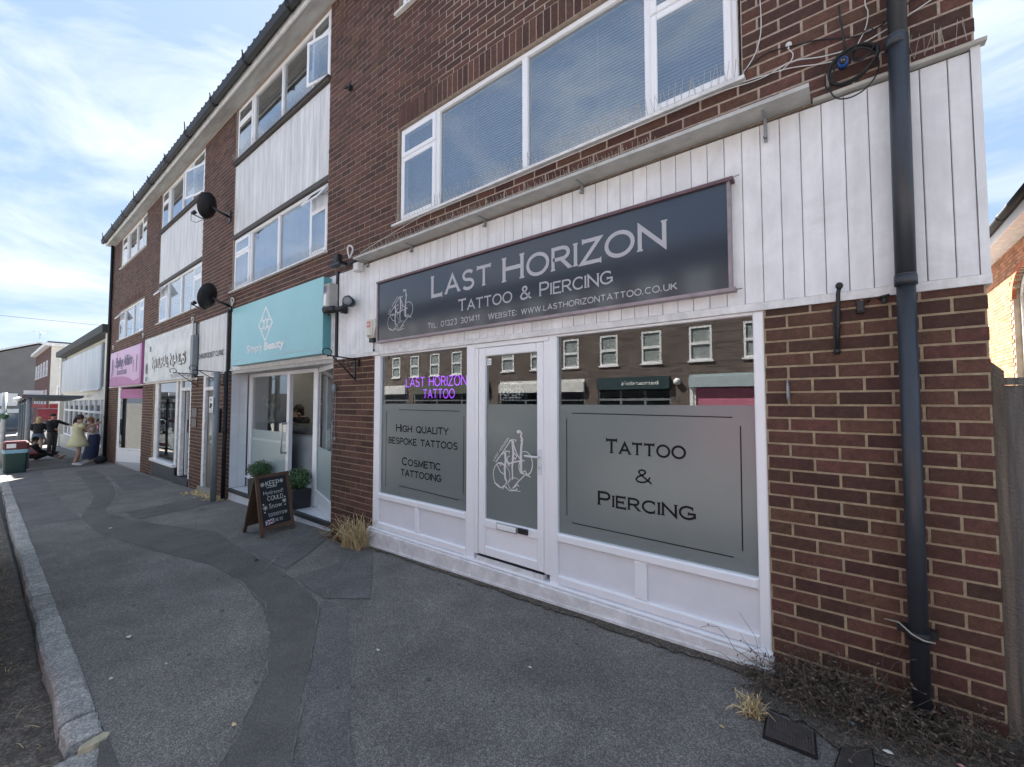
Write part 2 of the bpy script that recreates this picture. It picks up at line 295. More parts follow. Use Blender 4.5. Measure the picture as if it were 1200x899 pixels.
class Txt:
    """strokes and lettering laid on a plane: o origin, u right, v up, n outward"""
    def __init__(s, o, u=(1, 0, 0), v=(0, 0, 1), n=(0, -1, 0)):
        s.o = Vector(o); s.u = Vector(u); s.v = Vector(v); s.n = Vector(n); s.mb = MB(); s.k = 0
    def stroke(s, pts, w, w1=None, closed=False):
        P = [Vector((a, b)) for a, b in pts]; Q = [P[0]]
        for p in P[1:]:
            if (p - Q[-1]).length > 1e-6: Q.append(p)
        P = Q; n = len(P)
        if n < 2: return
        if (P[0] - P[-1]).length < 1e-5 and n > 3: closed = True; P = P[:-1]; n -= 1
        vs = []
        for i, p in enumerate(P):
            if closed: a = (P[i] - P[i - 1]).normalized(); b = (P[(i + 1) % n] - P[i]).normalized()
            else:
                a = (P[i] - P[i - 1]).normalized() if i else (P[1] - P[0]).normalized(); b = (P[i + 1] - P[i]).normalized() if i < n - 1 else a
            t = (a + b); t = t.normalized() if t.length > .2 else a
            nn = Vector((-t.y, t.x)); ca = max(.35, nn.dot(Vector((-a.y, a.x))))
            ww = w if w1 is None else w + (w1 - w) * i / max(1, n - 1)
            vs += [p + nn * (ww / 2 / ca), p - nn * (ww / 2 / ca)]
        d = s.n * (.00015 * (s.k % 12)); s.k += 1
        m = n if closed else n - 1
        s.mb.add([s.o + s.u * q.x + s.v * q.y + d for q in vs], [(2 * i, 2 * i + 1, (2 * i + 3) % (2 * n), (2 * i + 2) % (2 * n)) for i in range(m)])
    def disc(s, x, y, r, n=10): s.poly([(x + r * math.cos(2 * math.pi * i / n), y + r * math.sin(2 * math.pi * i / n)) for i in range(n)])
    def poly(s, pts):
        d = s.n * (.00015 * (s.k % 12)); s.k += 1; s.mb.add([s.o + s.u * a + s.v * b + d for a, b in pts], [tuple(range(len(pts)))])
    def text(s, txt, x0, x1, z, h, wt=.13, sm=.84, track=.26, serif=.0, caps=True):
        """fits the line between x0 and x1; lower case letters come out as small capitals"""
        X = 0; lay = []
        for ch in txt:
            k = 1.0 if (not ch.islower()) else sm
            g = GL.get(ch.upper())
            if not g: continue
            lay.append((X, k, g)); X += (g[0] + track) * k
        tot = X - track * lay[-1][1]; fx = (x1 - x0) / tot if x1 is not None else h; 
        for X, k, g in lay:
            for st in g[1]:
                pts = [(x0 + fx * (X + a * k), z + h * (wt / 2 + b * (1 - wt)) * k) for a, b in st]
                s.stroke(pts, wt * h * k)
                if serif and len(st) < 40 and (Vector(st[0]) - Vector(st[-1])).length > 1e-3:
                    for e, q in ((0, 1), (-1, -2)):
                        a = Vector(pts[e]); b = Vector(pts[q]); dd = (a - b).normalized(); L_ = wt * h * k * (1 + serif * 2); t_ = wt * h * k * .42
                        if abs(dd.y) > abs(dd.x) * .8:
                            if not (.02 < st[e][1] < .98): yy = a.y + (wt * h * k / 2 - t_ / 2) * (-0 if 1 else 1); s.stroke([(a.x - L_ / 2, yy), (a.x + L_ / 2, yy)], t_)
                        else: s.stroke([(a.x, a.y - L_ / 2), (a.x, a.y + L_ / 2)], t_)
    def build(s, name, m, parent=None, **kw): return s.mb.build(name, m, parent, **kw)
def font_text(name, body, o, u, v, width, m, parent, offset=0, shear=0, height=None, depth=0):
    """a line in the built-in font, turned to a mesh and laid on the plane (o,u,v), scaled to the given width"""
    c = bpy.data.curves.new(name, 'FONT'); c.body = body; c.offset = offset; c.shear = shear; c.extrude = depth; c.resolution_u = 3
    t = bpy.data.objects.new(name, c); COL.objects.link(t); bpy.context.view_layer.update()
    me = bpy.data.meshes.new_from_object(t.evaluated_get(bpy.context.evaluated_depsgraph_get())); bpy.data.objects.remove(t, do_unlink=True)
    xs = [q.co.x for q in me.vertices]; ys = [q.co.y for q in me.vertices]; x0, x1 = min(xs), max(xs); s = width / (x1 - x0); sy = s if height is None else height / (max(ys) - min(ys))
    o = Vector(o); u = Vector(u); v = Vector(v); n = u.cross(v); off = wl(parent) if parent else Vector((0, 0, 0))
    for q in me.vertices: q.co = o + u * ((q.co.x - x0) * s) + v * (q.co.y * sy) + n * q.co.z * s - off
    me.materials.clear(); me.materials.append(m); me.update()
    return link(name, me, parent, off)
def logo(t, x0, x1, z0, z1, w, letters=True):
    """the shop's interlaced monogram with a gabled line of tiny capitals"""
    def P(pts): return [(x0 + (a - 85) / 285 * (x1 - x0), z0 + (500 - b) / 410 * (z1 - z0)) for a, b in pts]
    def S(pts, ww=1, e=None): t.stroke(P(pts), w * ww, None if e is None else w * e)
    def C(cx, cy, rx, ry, a0, a1, ww=.8, e=None): S([(cx + rx * math.cos(R(a0 + (a1 - a0) * i / 18)), cy - ry * math.sin(R(a0 + (a1 - a0) * i / 18))) for i in range(19)], ww, e)
    S([(103, 318), (160, 242), (220, 155)], .9); S([(220, 155), (238, 190), (262, 250), (300, 300)], 1.5, .8); S([(205, 165), (238, 152), (256, 158), (250, 168)], .7)
    S([(266, 104), (272, 94), (285, 96), (295, 110), (290, 130), (300, 150), (293, 200), (290, 260), (292, 372)], 1.0, 2.4); C(272, 100, 7, 7, 0, 360, 1.2)
    S([(300, 150), (286, 158)], .9); S([(175, 245), (180, 300), (172, 350), (176, 420), (190, 442)], 2.4, 1.6); S([(150, 262), (180, 236), (208, 235), (205, 250)], 1, .6)
    S([(232, 160), (236, 250), (228, 340), (232, 422)], 2.6, 1.2); S([(190, 300), (205, 318), (240, 304), (300, 288)], 1.8, 1); S([(238, 240), (262, 262), (250, 285), (238, 270)], .8)
    C(142, 402, 56, 84, 60, 300, .8); C(160, 400, 50, 70, -60, 120, .6); C(318, 305, 52, 78, -80, 110, 1.1, .7); C(302, 330, 26, 44, 60, 300, .9)
    C(212, 300, 22, 34, 90, 270, .8); S([(112, 330), (140, 380), (178, 400)], .8); S([(120, 318), (135, 328), (155, 318)], .8); S([(232, 480), (275, 425), (330, 368)], 1.2, .8)
    S([(330, 368), (345, 385), (358, 388)], .8); S([(290, 372), (320, 352), (330, 368)], .9); S([(95, 462), (120, 470), (145, 490), (168, 470), (190, 480)], 1, .8); S([(168, 470), (210, 498), (250, 492), (288, 490)], .9, .5)
    S([(190, 440), (170, 470), (160, 500)], .8, .5); S([(200, 445), (230, 405), (262, 410), (270, 420)], .7, .5); S([(248, 470), (262, 450), (278, 460)], .8); C(235, 455, 34, 36, 180, 330, .7)
    if letters:
        A = P([(92, 312)])[0]; B = P([(206, 152)])[0]; d = Vector((B[0] - A[0], B[1] - A[1])); ln = d.length; d.normalize(); q = Vector((-d.y, d.x))
        sub = Txt(t.o + t.u * A[0] + t.v * A[1], t.u * d.x + t.v * d.y, t.u * q.x + t.v * q.y, t.n); sub.text('LAST HORIZON', 0, ln, 0, ln * .085, wt=.2)
        t.mb.add(sub.mb.v, sub.mb.f)

# ================================================================== GROUND
def sheet(name, pts, m, dz=0, kind='structure', step=None, parent=None, th=0):
    P = []   # ragged cut edge
    for i, (a, b) in enumerate(zip(pts, pts[1:] + pts[:1])):
        L_ = math.hypot(b[0] - a[0], b[1] - a[1]); k = max(1, int(L_ / .035)); nx, ny = -(b[1] - a[1]) / L_, (b[0] - a[0]) / L_
        for j in range(k):
            t = j / k; x, y = a[0] + (b[0] - a[0]) * t, a[1] + (b[1] - a[1]) * t; q = .022 * mnoise.noise(Vector((x * 2.2, y * 2.2, dz * 900))) + .009 * mnoise.noise(Vector((x * 17, y * 17, 4)))
            P.append((x + nx * q, y + ny * q))
    pts = P
    mb = MB()
    if th: mb.prism([(x, y, gz(x, y) + dz - th) for x, y in pts], (0, 0, th))
    else: mb.poly([(x, y, gz(x, y) + dz) for x, y in pts])
    return tag(mb.build(name, m, parent), kind=kind)
def strip(name, xs, y0, y1, m, dz, kind='structure'):
    mb = MB(); ys = [y0 + (y1 - y0) * i / 2 for i in range(3)]
    for a, b in zip(xs[:-1], xs[1:]):
        for c, d in zip(ys[:-1], ys[1:]): mb.add([(a, c, gz(a, c) + dz), (b, c, gz(b, c) + dz), (b, d, gz(b, d) + dz), (a, d, gz(a, d) + dz)], [(0, 1, 2, 3)])
    return tag(mb.build(name, m), kind=kind)
mb = MB(); XS = [-1500, -62, 6, 900]; YS = [-900, -3.2, 0, 900]
for i in range(3):
    for j in range(3):
        q = [(XS[i], YS[j]), (XS[i + 1], YS[j]), (XS[i + 1], YS[j + 1]), (XS[i], YS[j + 1])]
        mb.poly([(x, y, gz(x, min(y, 0)) - .16) for x, y in q])
tag(mb.build('ground', M_asph_road), kind='structure')
strip('road', [-62, -30, 0, 6, 40], -9.6, -2.62, M_asph_road, -.10)
def noisy_edge(x0, x1, y, amp, n, seed):
    return [(x0 + (x1 - x0) * i / n, y + amp * mnoise.noise(Vector((x0 + (x1 - x0) * i / n, seed, 0)) * 1.9) + amp * .4 * mnoise.noise(Vector((i * .7, seed, 3)))) for i in range(n + 1)]
e = noisy_edge(-30, 3.5, -3.28, .16, 120, 4); mb = MB()
for a, b in zip(e[:-1], e[1:]): mb.add([(a[0], a[1], gz(a[0], a[1]) - .094), (b[0], b[1], gz(b[0], b[1]) - .094), (b[0], -2.52, gz(b[0], -2.52) - .085), (a[0], -2.52, gz(a[0], -2.52) - .085)], [(0, 1, 2, 3)])
tag(mb.build('dirt_verge', M_dirt), kind='structure')
pave = strip('pavement', [-62, -30, -8, 0, 6], -2.40, .10, M_asph, 0)
tag(MB().box(-62, -32, -.1, 9, gz(-45) - .2, gz(-32, 0) - .02).build('side_yard', M_asph_road), kind='structure')
strip('gap_path', [.50, 6], .10, 14, M_asph_s, -.002)
# patches of newer tarmac, each laid 4 mm proud
trench = [(-17.5, -1.05), (-15.4, -1.12), (-11.6, -1.35), (-9.33, -1.80), (-7.84, -1.78), (-6.3, -1.52), (-5.19, -1.30), (-4.4, -1.27), (-3.73, -1.36), (-3.2, -1.52), (-2.76, -1.74), (-2.35, -2.0), (-2.0, -2.39),
          (-1.60, -2.39), (-1.96, -1.94), (-2.48, -1.62), (-3.29, -1.10), (-4.05, -.97), (-5.31, -.92), (-6.56, -.85), (-8.46, -1.36), (-9.64, -1.48), (-11.8, -.98), (-15.7, -.68), (-17.5, -.66)]
sheet('tarmac_patch', trench, M_asph_s, .0025)
sheet('tarmac_patch', [(-3.40, -1.03), (-3.1, -1.0), (-1.72, -1.78), (-1.35, -2.39), (-1.58, -2.39), (-1.95, -1.93), (-2.47, -1.61)], M_asph_m, .0032)
sheet('tarmac_patch', [(-5.5, -.86), (-4.35, -.92), (-4.75, -.42), (-4.95, -.18), (-5.75, .02), (-5.9, -.18), (-5.35, -.42)], M_asph_m, .0050)
sheet('tarmac_patch', [(-4.1, -.95), (-3.45, -1.02), (-3.1, -.8), (-4.2, -.05), (-4.75, -.04), (-4.1, -.5)], M_asph_m, .0044)
sheet('tarmac_patch', [(-9.2, -1.30), (-8.4, -1.28), (-8.5, -.7), (-8.75, -.02), (-9.5, -.02), (-9.35, -.7)], M_asph_s, .0050)
sheet('tarmac_patch', [(-18.9, -2.3), (-9.4, -2.34), (-9.2, -1.78), (-11.1, -1.82), (-18.9, -1.6)], M_asph_m, .0018)
sheet('tarmac_patch', [(-15.2, -.62), (-11.9, -.9), (-11.4, -.55), (-12.0, -.12), (-15.0, -.1)], M_asph_m, .0036)
sheet('tarmac_patch', [(-19.8, -2.28), (-19.2, -2.28), (-18.95, -.1), (-19.6, -.1)], M_asph_s, .0042)
def crack(pts, w, m=M_sealant, dz=.0068, seed=1):
    mb = MB(); rr = random.Random(seed); P = []
    for a, b in zip(pts[:-1], pts[1:]):
        for i in range(14): t = i / 14; P.append((a[0] + (b[0] - a[0]) * t + rr.uniform(-1, 1) * w * .5, a[1] + (b[1] - a[1]) * t + rr.uniform(-1, 1) * w * .5))
    for a, b in zip(P[:-1], P[1:]):
        if rr.random() < .22: continue
        d = Vector((b[0] - a[0], b[1] - a[1])).normalized(); k = w * rr.uniform(.25, 1) / 2; q = (-d.y * k, d.x * k)
        mb.add([(x, y, gz(x, y) + dz) for x, y in ((a[0] + q[0], a[1] + q[1]), (a[0] - q[0], a[1] - q[1]), (b[0] - q[0], b[1] - q[1]), (b[0] + q[0], b[1] + q[1]))], [(0, 1, 2, 3)])
    return mb
mb = MB()
for k, (p, w) in enumerate([([(-9.7, -2.3), (-9.3, -1.74)], .03), ([(-5.7, -.1), (-4.38, -1.16)], .014), ([(-8.4, -1.3), (-6.6, -.8), (-5.3, -.9)], .012), ([(-5.2, -1.24), (-3.75, -1.34), (-2.76, -1.72), (-2.2, -2.15)], .010),
                            ([(-3.41, -1.06), (-2.48, -1.62), (-1.96, -1.94), (-1.7, -2.3)], .010), ([(-3.05, -.95), (-1.76, -1.79)], .008), ([(-9.2, -1.5), (-11.8, -1.0), (-15.6, -.66)], .02), ([(-3.4, -1.05), (-4.2, -.3)], .010), ([(-20, -1.8), (-19.9, -.3)], .03), ([(-8.7, -1.9), (-5.2, -1.75)], .008)]):
    c = crack(p, w, seed=k); mb.add(c.v, c.f)
rq = random.Random(11)
for i in range(16):   # hairline cracks
    x, y = rq.uniform(-9, -1), rq.uniform(-2.2, -.15); a = rq.uniform(0, 6.3); P = [(x, y)]
    for k in range(rq.randint(2, 4)): a += rq.uniform(-.6, .6); x += math.cos(a) * .22; y = max(-2.3, min(-.1, y + math.sin(a) * .22)); P.append((x, y))
    c = crack(P, .005, seed=40 + i); mb.add(c.v, c.f)
tag(mb.build('tarmac_joint', M_sealant), kind='stuff')
mb = MB(); gum = mat('trodden_gum', (.10, .098, .095), .8, isl=.4)
for i in range(130):
    x, y = rq.uniform(-12, -.4), rq.uniform(-2.3, -.15); q = rq.uniform(.006, .016); mb.poly([(x + q * rq.uniform(.75, 1.1) * math.cos(k * .785), y + q * rq.uniform(.75, 1.1) * math.sin(k * .785), gz(x, y) + .0074) for k in range(8)])
tag(mb.build('trodden_gum', gum), kind='stuff')
# kerb: single granite stones
kerb = empty('kerb', (-2.9, -2.46, gz(-2.9, -2.4))); tag(kerb, kind='structure')
KX = [-2.93, -3.17, -4.05, -4.93, -5.61, -7.42, -9.22, -10.1, -11.0, -11.9, -12.8, -13.7, -14.6, -15.5, -16.4, -17.3, -18.2, -19.1, -20]
def ky(x): return -2.40 + .0085 * max(0, -2.9 - x)
rr = random.Random(3)
for a, b in zip(KX[:-1], KX[1:]):
    me = MB(); g = .009; zj = rr.uniform(-.006, .005); xs = [a - g + (b - a + 2 * g) * i / 6 for i in range(7)]; rings = []
    for x in xs:
        yi = ky(x) + .004 * rr.uniform(-1, 1) - .004; yo = ky(x) - .135 + .009 * rr.uniform(-1, 1); z = gz(x, -2.4) + zj
        rings.append([(x, yi, z - .1), (x, yi, z + .010), (x, yi - .012, z + .016 + .003 * rr.uniform(-1, 1)), (x, (yi + yo) / 2, z + .017 + .004 * rr.uniform(-1, 1)), (x, yo + .018, z + .012 + .004 * rr.uniform(-1, 1)), (x, yo, z - .008), (x, yo - .004, z - .14)])
    me.loft(rings, smooth=False).build('kerb_stone', M_kerb, kerb)
MB().loft([[(x, ky(x) - .006, gz(x) - .1), (x, ky(x) - .006, gz(x, -2.4) + .012), (x, ky(x) - .13, gz(x, -2.4) + .008), (x, ky(x) - .13, gz(x) - .3)] for x in (-62, -40, -20.006)], smooth=False).build('kerb_run', M_kerb, kerb)
for a, b, dz in ((-2.9, -2.35, -.03), (-2.34, -1.7, -.06), (-1.69, -.8, -.06), (-.79, .1, -.06), (.11, 1.0, -.06)):
    z = gz(a, -2.45) + dz; MB().hexa([(a, -2.585, z - .12), (b, -2.59, z - .14), (b, -2.445, z - .12), (a, -2.44, z - .12), (a, -2.575, z), (b, -2.58, z - .004), (b, -2.45, z + .01), (a, -2.43, z + .014)]).build('kerb_stone', M_kerb, kerb)
MB().prism([(-2.932, -2.405, gz(-2.9, -2.4) - .02), (-2.918, -2.49, gz(-2.9, -2.4) - .03), (-2.885, -2.50, gz(-2.9, -2.4) - .03), (-2.862, -2.45, gz(-2.9, -2.4) - .02), (-2.870, -2.40, gz(-2.9, -2.4) - .018), (-2.90, -2.385, gz(-2.9, -2.4) - .018)], (0, 0, .028)).build('mortar_repair', M_pale, kerb)
tag(MB().poly([(x, y, gz(x, y) + .001) for x, y in ((-2.95, -2.41), (-2.95, -2.395), (3, -2.395), (3, -2.46), (-2.7, -2.46))]).build('tarmac_edge', M_asph_s), kind='structure')

# ================================================================== TERRACE
T = empty('brick_terrace', (-9.9, 0, gz(-9.9)), 'long three storey dark brick terrace with white boarded panels and shops below', 'building')
COURSE = .0733; ZJ = .726; PIT = .22; XR = .522; XL = -20.30; ZT = 7.06
# openings: (x0,x1,z0,z1)
UPW = []
holes = [(-5.10, XR, 2.09, 3.22), (-8.80, -5.10, 2.09, 3.22), (-20.3, -8.80, 2.06, 3.235),
         (-4.29, -.37, -1, 2.09), (-8.74, -5.21, -1, 2.11), (-10.27, -9.43, -1, 2.10), (-14.20, -11.06, -1, 2.10), (-18.75, -15.36, -1, 2.10),
         (-3.90, -.45, 3.53, 4.63), (-3.90, -.45, 5.98, ZT), (-8.86, -5.43, 3.56, ZT), (-14.05, -10.62, 3.55, ZT), (-19.03, -15.58, 3.56, 4.56), (-19.03, -15.58, 5.98, ZT)]
soldier = [(-3.90, -.45, 4.63, 4.85), (-19.03, -15.58, 4.56, 4.76)]
def solid(z, extra):
    iv = [(XL, XR)]
    for (a, b, c, d) in holes + extra:
        if c - 1e-6 < z < d + 1e-6:
            nv = []
            for p, q in iv:
                if b <= p or a >= q: nv.append((p, q)); continue
                if a > p: nv.append((p, a))
                if b < q: nv.append((b, q))
            iv = nv
    return iv
def gbot(x): return gz(x) - .05
bricks = []
k0 = int((-.7 - ZJ) / COURSE) - 1; k1 = int((ZT - ZJ) / COURSE) + 1
for k in range(k0, k1):
    z0 = ZJ + k * COURSE; z1 = z0 + COURSE; zc = (z0 + z1) / 2
    off = .407 if k % 2 else .297
    for p, q in solid(zc, soldier):
        n0 = math.floor((p - off) / PIT) - 1
        x = off + n0 * PIT
        while x < q:
            a, b = max(x, p), min(x + PIT, q)
            if b - a > .03 and zc < ZT and z1 > gbot((a + b) / 2): bricks.append((a + .0058, b - (.0058 if b < XR else 0), z0 + .0055, min(z1, ZT) - .0055))
            x += PIT
for (a, b, c, d) in soldier:
    n = int((b - a) / .0733); w = (b - a) / n
    for i in range(n): bricks.append((a + i * w + .004, a + (i + 1) * w - .004, c + .004, d - .004))
# clip against opening heads and sills
def clipz(t):
    a, b, z0, z1 = t; xc = (a + b) / 2
    for (p, q, c, d) in holes + soldier:
        if p < xc < q and not (c <= (z0 + z1) / 2 <= d):
            if z0 < d < z1 and (z0 + z1) / 2 > d: z0 = d + .002
            if z0 < c < z1 and (z0 + z1) / 2 < c: z1 = c - .002
    return a, b, z0, z1
solds = bricks[-sum(int((b - a) / .0733) for a, b, c, d in soldier):]
bricks = [clipz(t) for t in bricks if t not in set(solds)] + solds
bricks = [t for t in bricks if t[3] - t[2] > .012]
cl = cam.location
def psize(t):
    c = Vector(((t[0] + t[1]) / 2, 0, (t[2] + t[3]) / 2)) - cl; zc = c.dot(fwd)
    if zc < .3: return 0
    X = c.dot(Vector((math.sin(YAW), math.cos(YAW), 0))) / zc; Y = (c - fwd * zc).z / zc
    if abs(X) > 1.24 or abs(Y) > .93: return 0
    return 1 / zc
bricks.sort(key=lambda t: -psize(t))
cache = {}
def brick_at(t, nm, par):
    a, b, z0, z1 = t; key = (round(b - a, 3), round(z1 - z0, 3))
    if key not in cache:
        w, h = key; cache[key] = MB().box(-w / 2, w / 2, 0, .05, -h / 2, h / 2, .003).mesh('brick', M_brick)
    link(nm, cache[key], par, ((a + b) / 2, random.uniform(-.0015, .0015), (z0 + z1) / 2))
for t in bricks[:296]: brick_at(t, 'brick', T)
mb = MB()
for a, b, z0, z1 in bricks[296:]: y = random.uniform(-.0015, .0015); mb.box(a, b, y, y + .04, z0, z1)
# the end wall beside the gap
k = 0
for k in range(k0, k1):
    z0 = ZJ + k * COURSE; y = .115 if k % 2 == 0 else .01
    mb2 = mb
    yy = .055
    while yy < 8:
        w = .215 if yy > .06 else (.10 if k % 2 == 0 else .215)
        if z0 + COURSE > gbot(.5): mb.box(XR - .04, XR - .001, yy, min(yy + w, 8) - .01, z0 + .005, z0 + COURSE - .005)
        yy += w + .005
mb.build('brickwork', M_brick, T, kind='stuff')
# mortar bed / wall body (with real openings): built as slabs around the holes, recessed 9 mm behind the brick faces
def wall_slabs(mb, y0, y1, zlo, zhi):
    zs = sorted({zlo, zhi} | {v for h in holes for v in h[2:] if zlo < v < zhi})
    for a, b in zip(zs[:-1], zs[1:]):
        for p, q in solid((a + b) / 2, []):
            q = q - .003 if q == XR else q
            if isinstance(mb, dict): mb.setdefault((round(p, 2), round(q, 2)), MB()).box(p, q, y0, y1, a, b)
            else: mb.box(p, q, y0, y1, a, b)
mb = {}; wall_slabs(mb, .0045, .26, -.75, 2.05); [q.build('pier_core', M_mortar, T) for q in mb.values()]
mb = MB(); wall_slabs(mb, .0035, .26, 2.05, ZT + .05); mb.build('wall_core', M_mortar_up, T)
MB().box(XR - .12, XR - .01, .262, 8, -.3, ZT).box(XL, XL + .12, .262, 8, -.8, ZT).box(XL, XR, 7.9, 8.0, -.8, ZT).build('outer_wall', M_mortar_up, T)
MB().box(XL - .01, XL, 0.0, 8, -.8, ZT).build('end_wall', brick_tex_mat('end_brick', (.10, .045, .038), (.07, .032, .028), (.2, .17, .14), 1), T)
# floors, ceilings and partitions inside
MB().box(XL + .13, XR - .13, .27, 7.8, 2.6, 2.7).box(XL + .13, XR - .13, .27, 7.8, 5.2, 5.3).box(XL + .13, XR - .13, .27, 7.8, ZT - .04, ZT).build('floor_slab', M_int, T)
mb = MB()
for x in (-4.75, -9.1, -14.9): mb.box(x - .06, x + .06, .27, 7.8, 2.7, ZT - .05)
for x in (-4.75, -9.0, -10.65, -14.8): mb.box(x - .06, x + .06, .27, 7.8, -.6, 2.59)
mb.box(XL + .13, XR - .13, 4.0, 4.1, -.6, ZT - .05).build('partition', M_int, T)
mb = MB()
for a, b in ((-4.69, XR - .13), (-9.4, -9.06), (-14.74, -10.71), (XL + .13, -14.86)): z = gz((a + b) / 2) + (.1 if a > -5 else 0); mb.box(a, b, .27, 3.95, z - .1, z)
mb.build('shop_floor', mat('grey_floor', (.2, .2, .2), .5), T)
# roof, eaves
R0 = -.32
mb = MB(); mb.prism([(XL - .15, R0 + .02, 7.27), (XL - .15, 4.0, 8.45), (XL - .15, 8.4, 7.2), (XL - .15, 8.4, 7.12), (XL - .15, R0 + .02, 7.20)], (XR - XL + .3, 0, 0)); roof = mb.build('roof', M_roof, T)
mb = MB(); x = XL - .16
while x < XR + .1: mb.tube([(x + .12, R0 + .01, 7.262), (x + .12, .6, 7.50), (x + .12, 1.6, 7.79)], .058, 6); x += .23
mb.build('roof_tile', M_roof, roof, kind='stuff')
bx('soffit', M_soffit, XL - .12, XR + .1, -.195, .26, 7.062, 7.075, T)
bx('fascia_board', M_upvc_dirty, XL - .14, XR + .12, -.22, -.197, 7.045, 7.20, T)
mb = MB(); pr = [(-.225, 7.24), (-.235, 7.14), (-.27, 7.105), (-.32, 7.13), (-.335, 7.25), (-.325, 7.25), (-.31, 7.14), (-.27, 7.12), (-.24, 7.15), (-.232, 7.24)]
mb.prism([(XL - .16, a, b) for a, b in pr], (XR - XL + .32, 0, 0)); gut = mb.build('gutter', M_pipe_black, T)
mb = MB()
for i in range(14):
    x = -20 + i * 1.55; mb.tube([(x, -.22, 7.16), (x, -.27, 7.09), (x, -.345, 7.13), (x, -.35, 7.27), (x + .01, -.36, 7.30 + (.10 if i % 3 == 0 else 0))], .012, 5)
mb.build('gutter_bracket', M_pipe_black, gut, kind='stuff')

# ---- windows -----------------------------------------------------
def frame(mb, x0, x1, z0, z1, y0, y1, w, ch=.006):
    mb.box(x0, x0 + w, y0, y1, z0, z1, ch).box(x1 - w, x1, y0, y1, z0, z1, ch).box(x0 + w + .0005, x1 - w - .0005, y0 + .001, y1, z0, z0 + w, ch).box(x0 + w + .0005, x1 - w - .0005, y0 + .001, y1, z1 - w, z1, ch)
def rot_about(o, me_pts, piv, ax, ang):
    M = Matrix.Rotation(ang, 3, ax); return [tuple(Vector(piv) + M @ (Vector(p) - Vector(piv))) for p in me_pts]
def window(x0, x1, z0, z1, cells, y=.035, spikes=False, inside='blind', sillm=None):
    """cells: (x0,x1,kind) F fixed, V top vent over sash, O vent tilted open, C casement swung open"""
    mb = MB(); w = .045; frame(mb, x0, x1, z0, z1, y, y + .07, w)
    for c in cells[:-1]: mb.box(c[1] - .03, c[1] + .03, y + .001, y + .069, z0 + w + .0005, z1 - w - .0005, .006)
    f = mb.build('window', M_upvc, T)
    for (a, b, kd) in cells:
        a2 = a + (w if a == x0 else .03); b2 = b - (w if b == x1 else .03); lo = z0 + w; hi = z1 - w
        if kd == 'F': MB().box(a2 + .001, b2 - .001, y + .03, y + .036, lo + .001, hi - .001).build('pane', M_upglass, f); continue
        tz = hi - (z1 - z0) * .27
        MB().box(a2 + .001, b2 - .001, y - .001, y + .066, tz - .012, tz + .012).build('transom', M_upvc, f)
        for (c, d, op) in ((tz + .013, hi, kd == 'O'), (lo, tz - .013, kd == 'C')):
            s = MB(); frame(s, a2 - .012, b2 + .012, c - .008, d + .008, y - .018, y - .0005, .048)
            g = MB().box(a2 + .037, b2 - .037, y - .012, y - .006, c + .041, d - .041)
            if op and kd == 'O':
                s.v = rot_about(0, s.v, (a2, y, d), 'X', R(-34)); g.v = rot_about(0, g.v, (a2, y, d), 'X', R(-34))
            if op and kd == 'C':
                s.v = rot_about(0, s.v, (b2, y, d), 'Z', R(11)); g.v = rot_about(0, g.v, (b2, y, d), 'Z', R(11))
            s.build('sash', M_upvc, f); g.build('pane', M_upglass, f)
    # sill
    MB().hexa([(x0 - .06, -.045, z0 - .035), (x1 + .04, -.045, z0 - .035), (x1 + .04, y, z0 - .035), (x0 - .06, y, z0 - .035), (x0 - .06, -.045, z0 - .012), (x1 + .04, -.045, z0 - .012), (x1 + .04, y, z0 - .001), (x0 - .06, y, z0 - .001)]).build('sill', sillm or M_upvc_dirty, f)
    if inside == 'blind':
        m = MB(); z = z0 + .06
        while z < z1 - .05: m.add([(x0 + .06, y + .125, z), (x1 - .06, y + .125, z), (x1 - .06, y + .134, z + .0225), (x0 + .06, y + .134, z + .0225)], [(0, 1, 2, 3)]); z += .026
        n = int((x1 - x0) / .6)
        for i in range(n): xx = x0 + (i + .5) * (x1 - x0) / n; m.tube([(xx, y + .12, z0 + .05), (xx, y + .12, z1 - .05)], .0025, 4)
        m.build('blind', mat('pale_blind', (.55, .56, .57), .6), f)
    elif inside == 'net':
        m = MB(); n = int((x1 - x0 - .12) / .022); P = []
        for i in range(n + 1): P.append((x0 + .06 + (x1 - x0 - .12) * i / n, y + .065 + .012 * math.sin(i * 1.25) + .01 * math.sin(i * .37)))
        vs = [(a, b, z0 + .05) for a, b in P] + [(a, b, z1 - .05) for a, b in P]; m.add(vs, [(i, i + 1, n + 2 + i, n + 1 + i) for i in range(n)], True)
        m.build('net_curtain', mat('net_curtain', (.82, .84, .85), .8), f)
    if spikes:
        m = MB(); x = x0 + .02; r_ = random.Random(int(x0 * 10))
        while x < x1:
            for dy, dx in ((-.06, r_.uniform(-.03, .03)), (-.015, r_.uniform(-.03, .03))):
                m.tube([(x, -.03, z0 - .005), (x + dx, -.03 + dy * .6, z0 + .10 + r_.uniform(-.02, .02))], .0017, 3, cap=False)
            x += .045
        m.build('bird_spikes', M_wire, f, kind='stuff')
    return f
window(-3.88, -.47, 3.54, 4.62, [(-3.88, -3.27, 'V'), (-3.27, -2.14, 'F'), (-2.14, -1.04, 'F'), (-1.04, -.47, 'V')], spikes=True)
window(-3.88, -.47, 6.0, 7.05, [(-3.88, -3.27, 'V'), (-3.27, -2.14, 'F'), (-2.14, -1.04, 'F'), (-1.04, -.47, 'V')], inside='')
window(-8.84, -5.45, 3.585, 4.56, [(-8.84, -8.12, 'V'), (-8.12, -7.02, 'F'), (-7.02, -5.97, 'F'), (-5.97, -5.45, 'O')], spikes=True, inside='net')
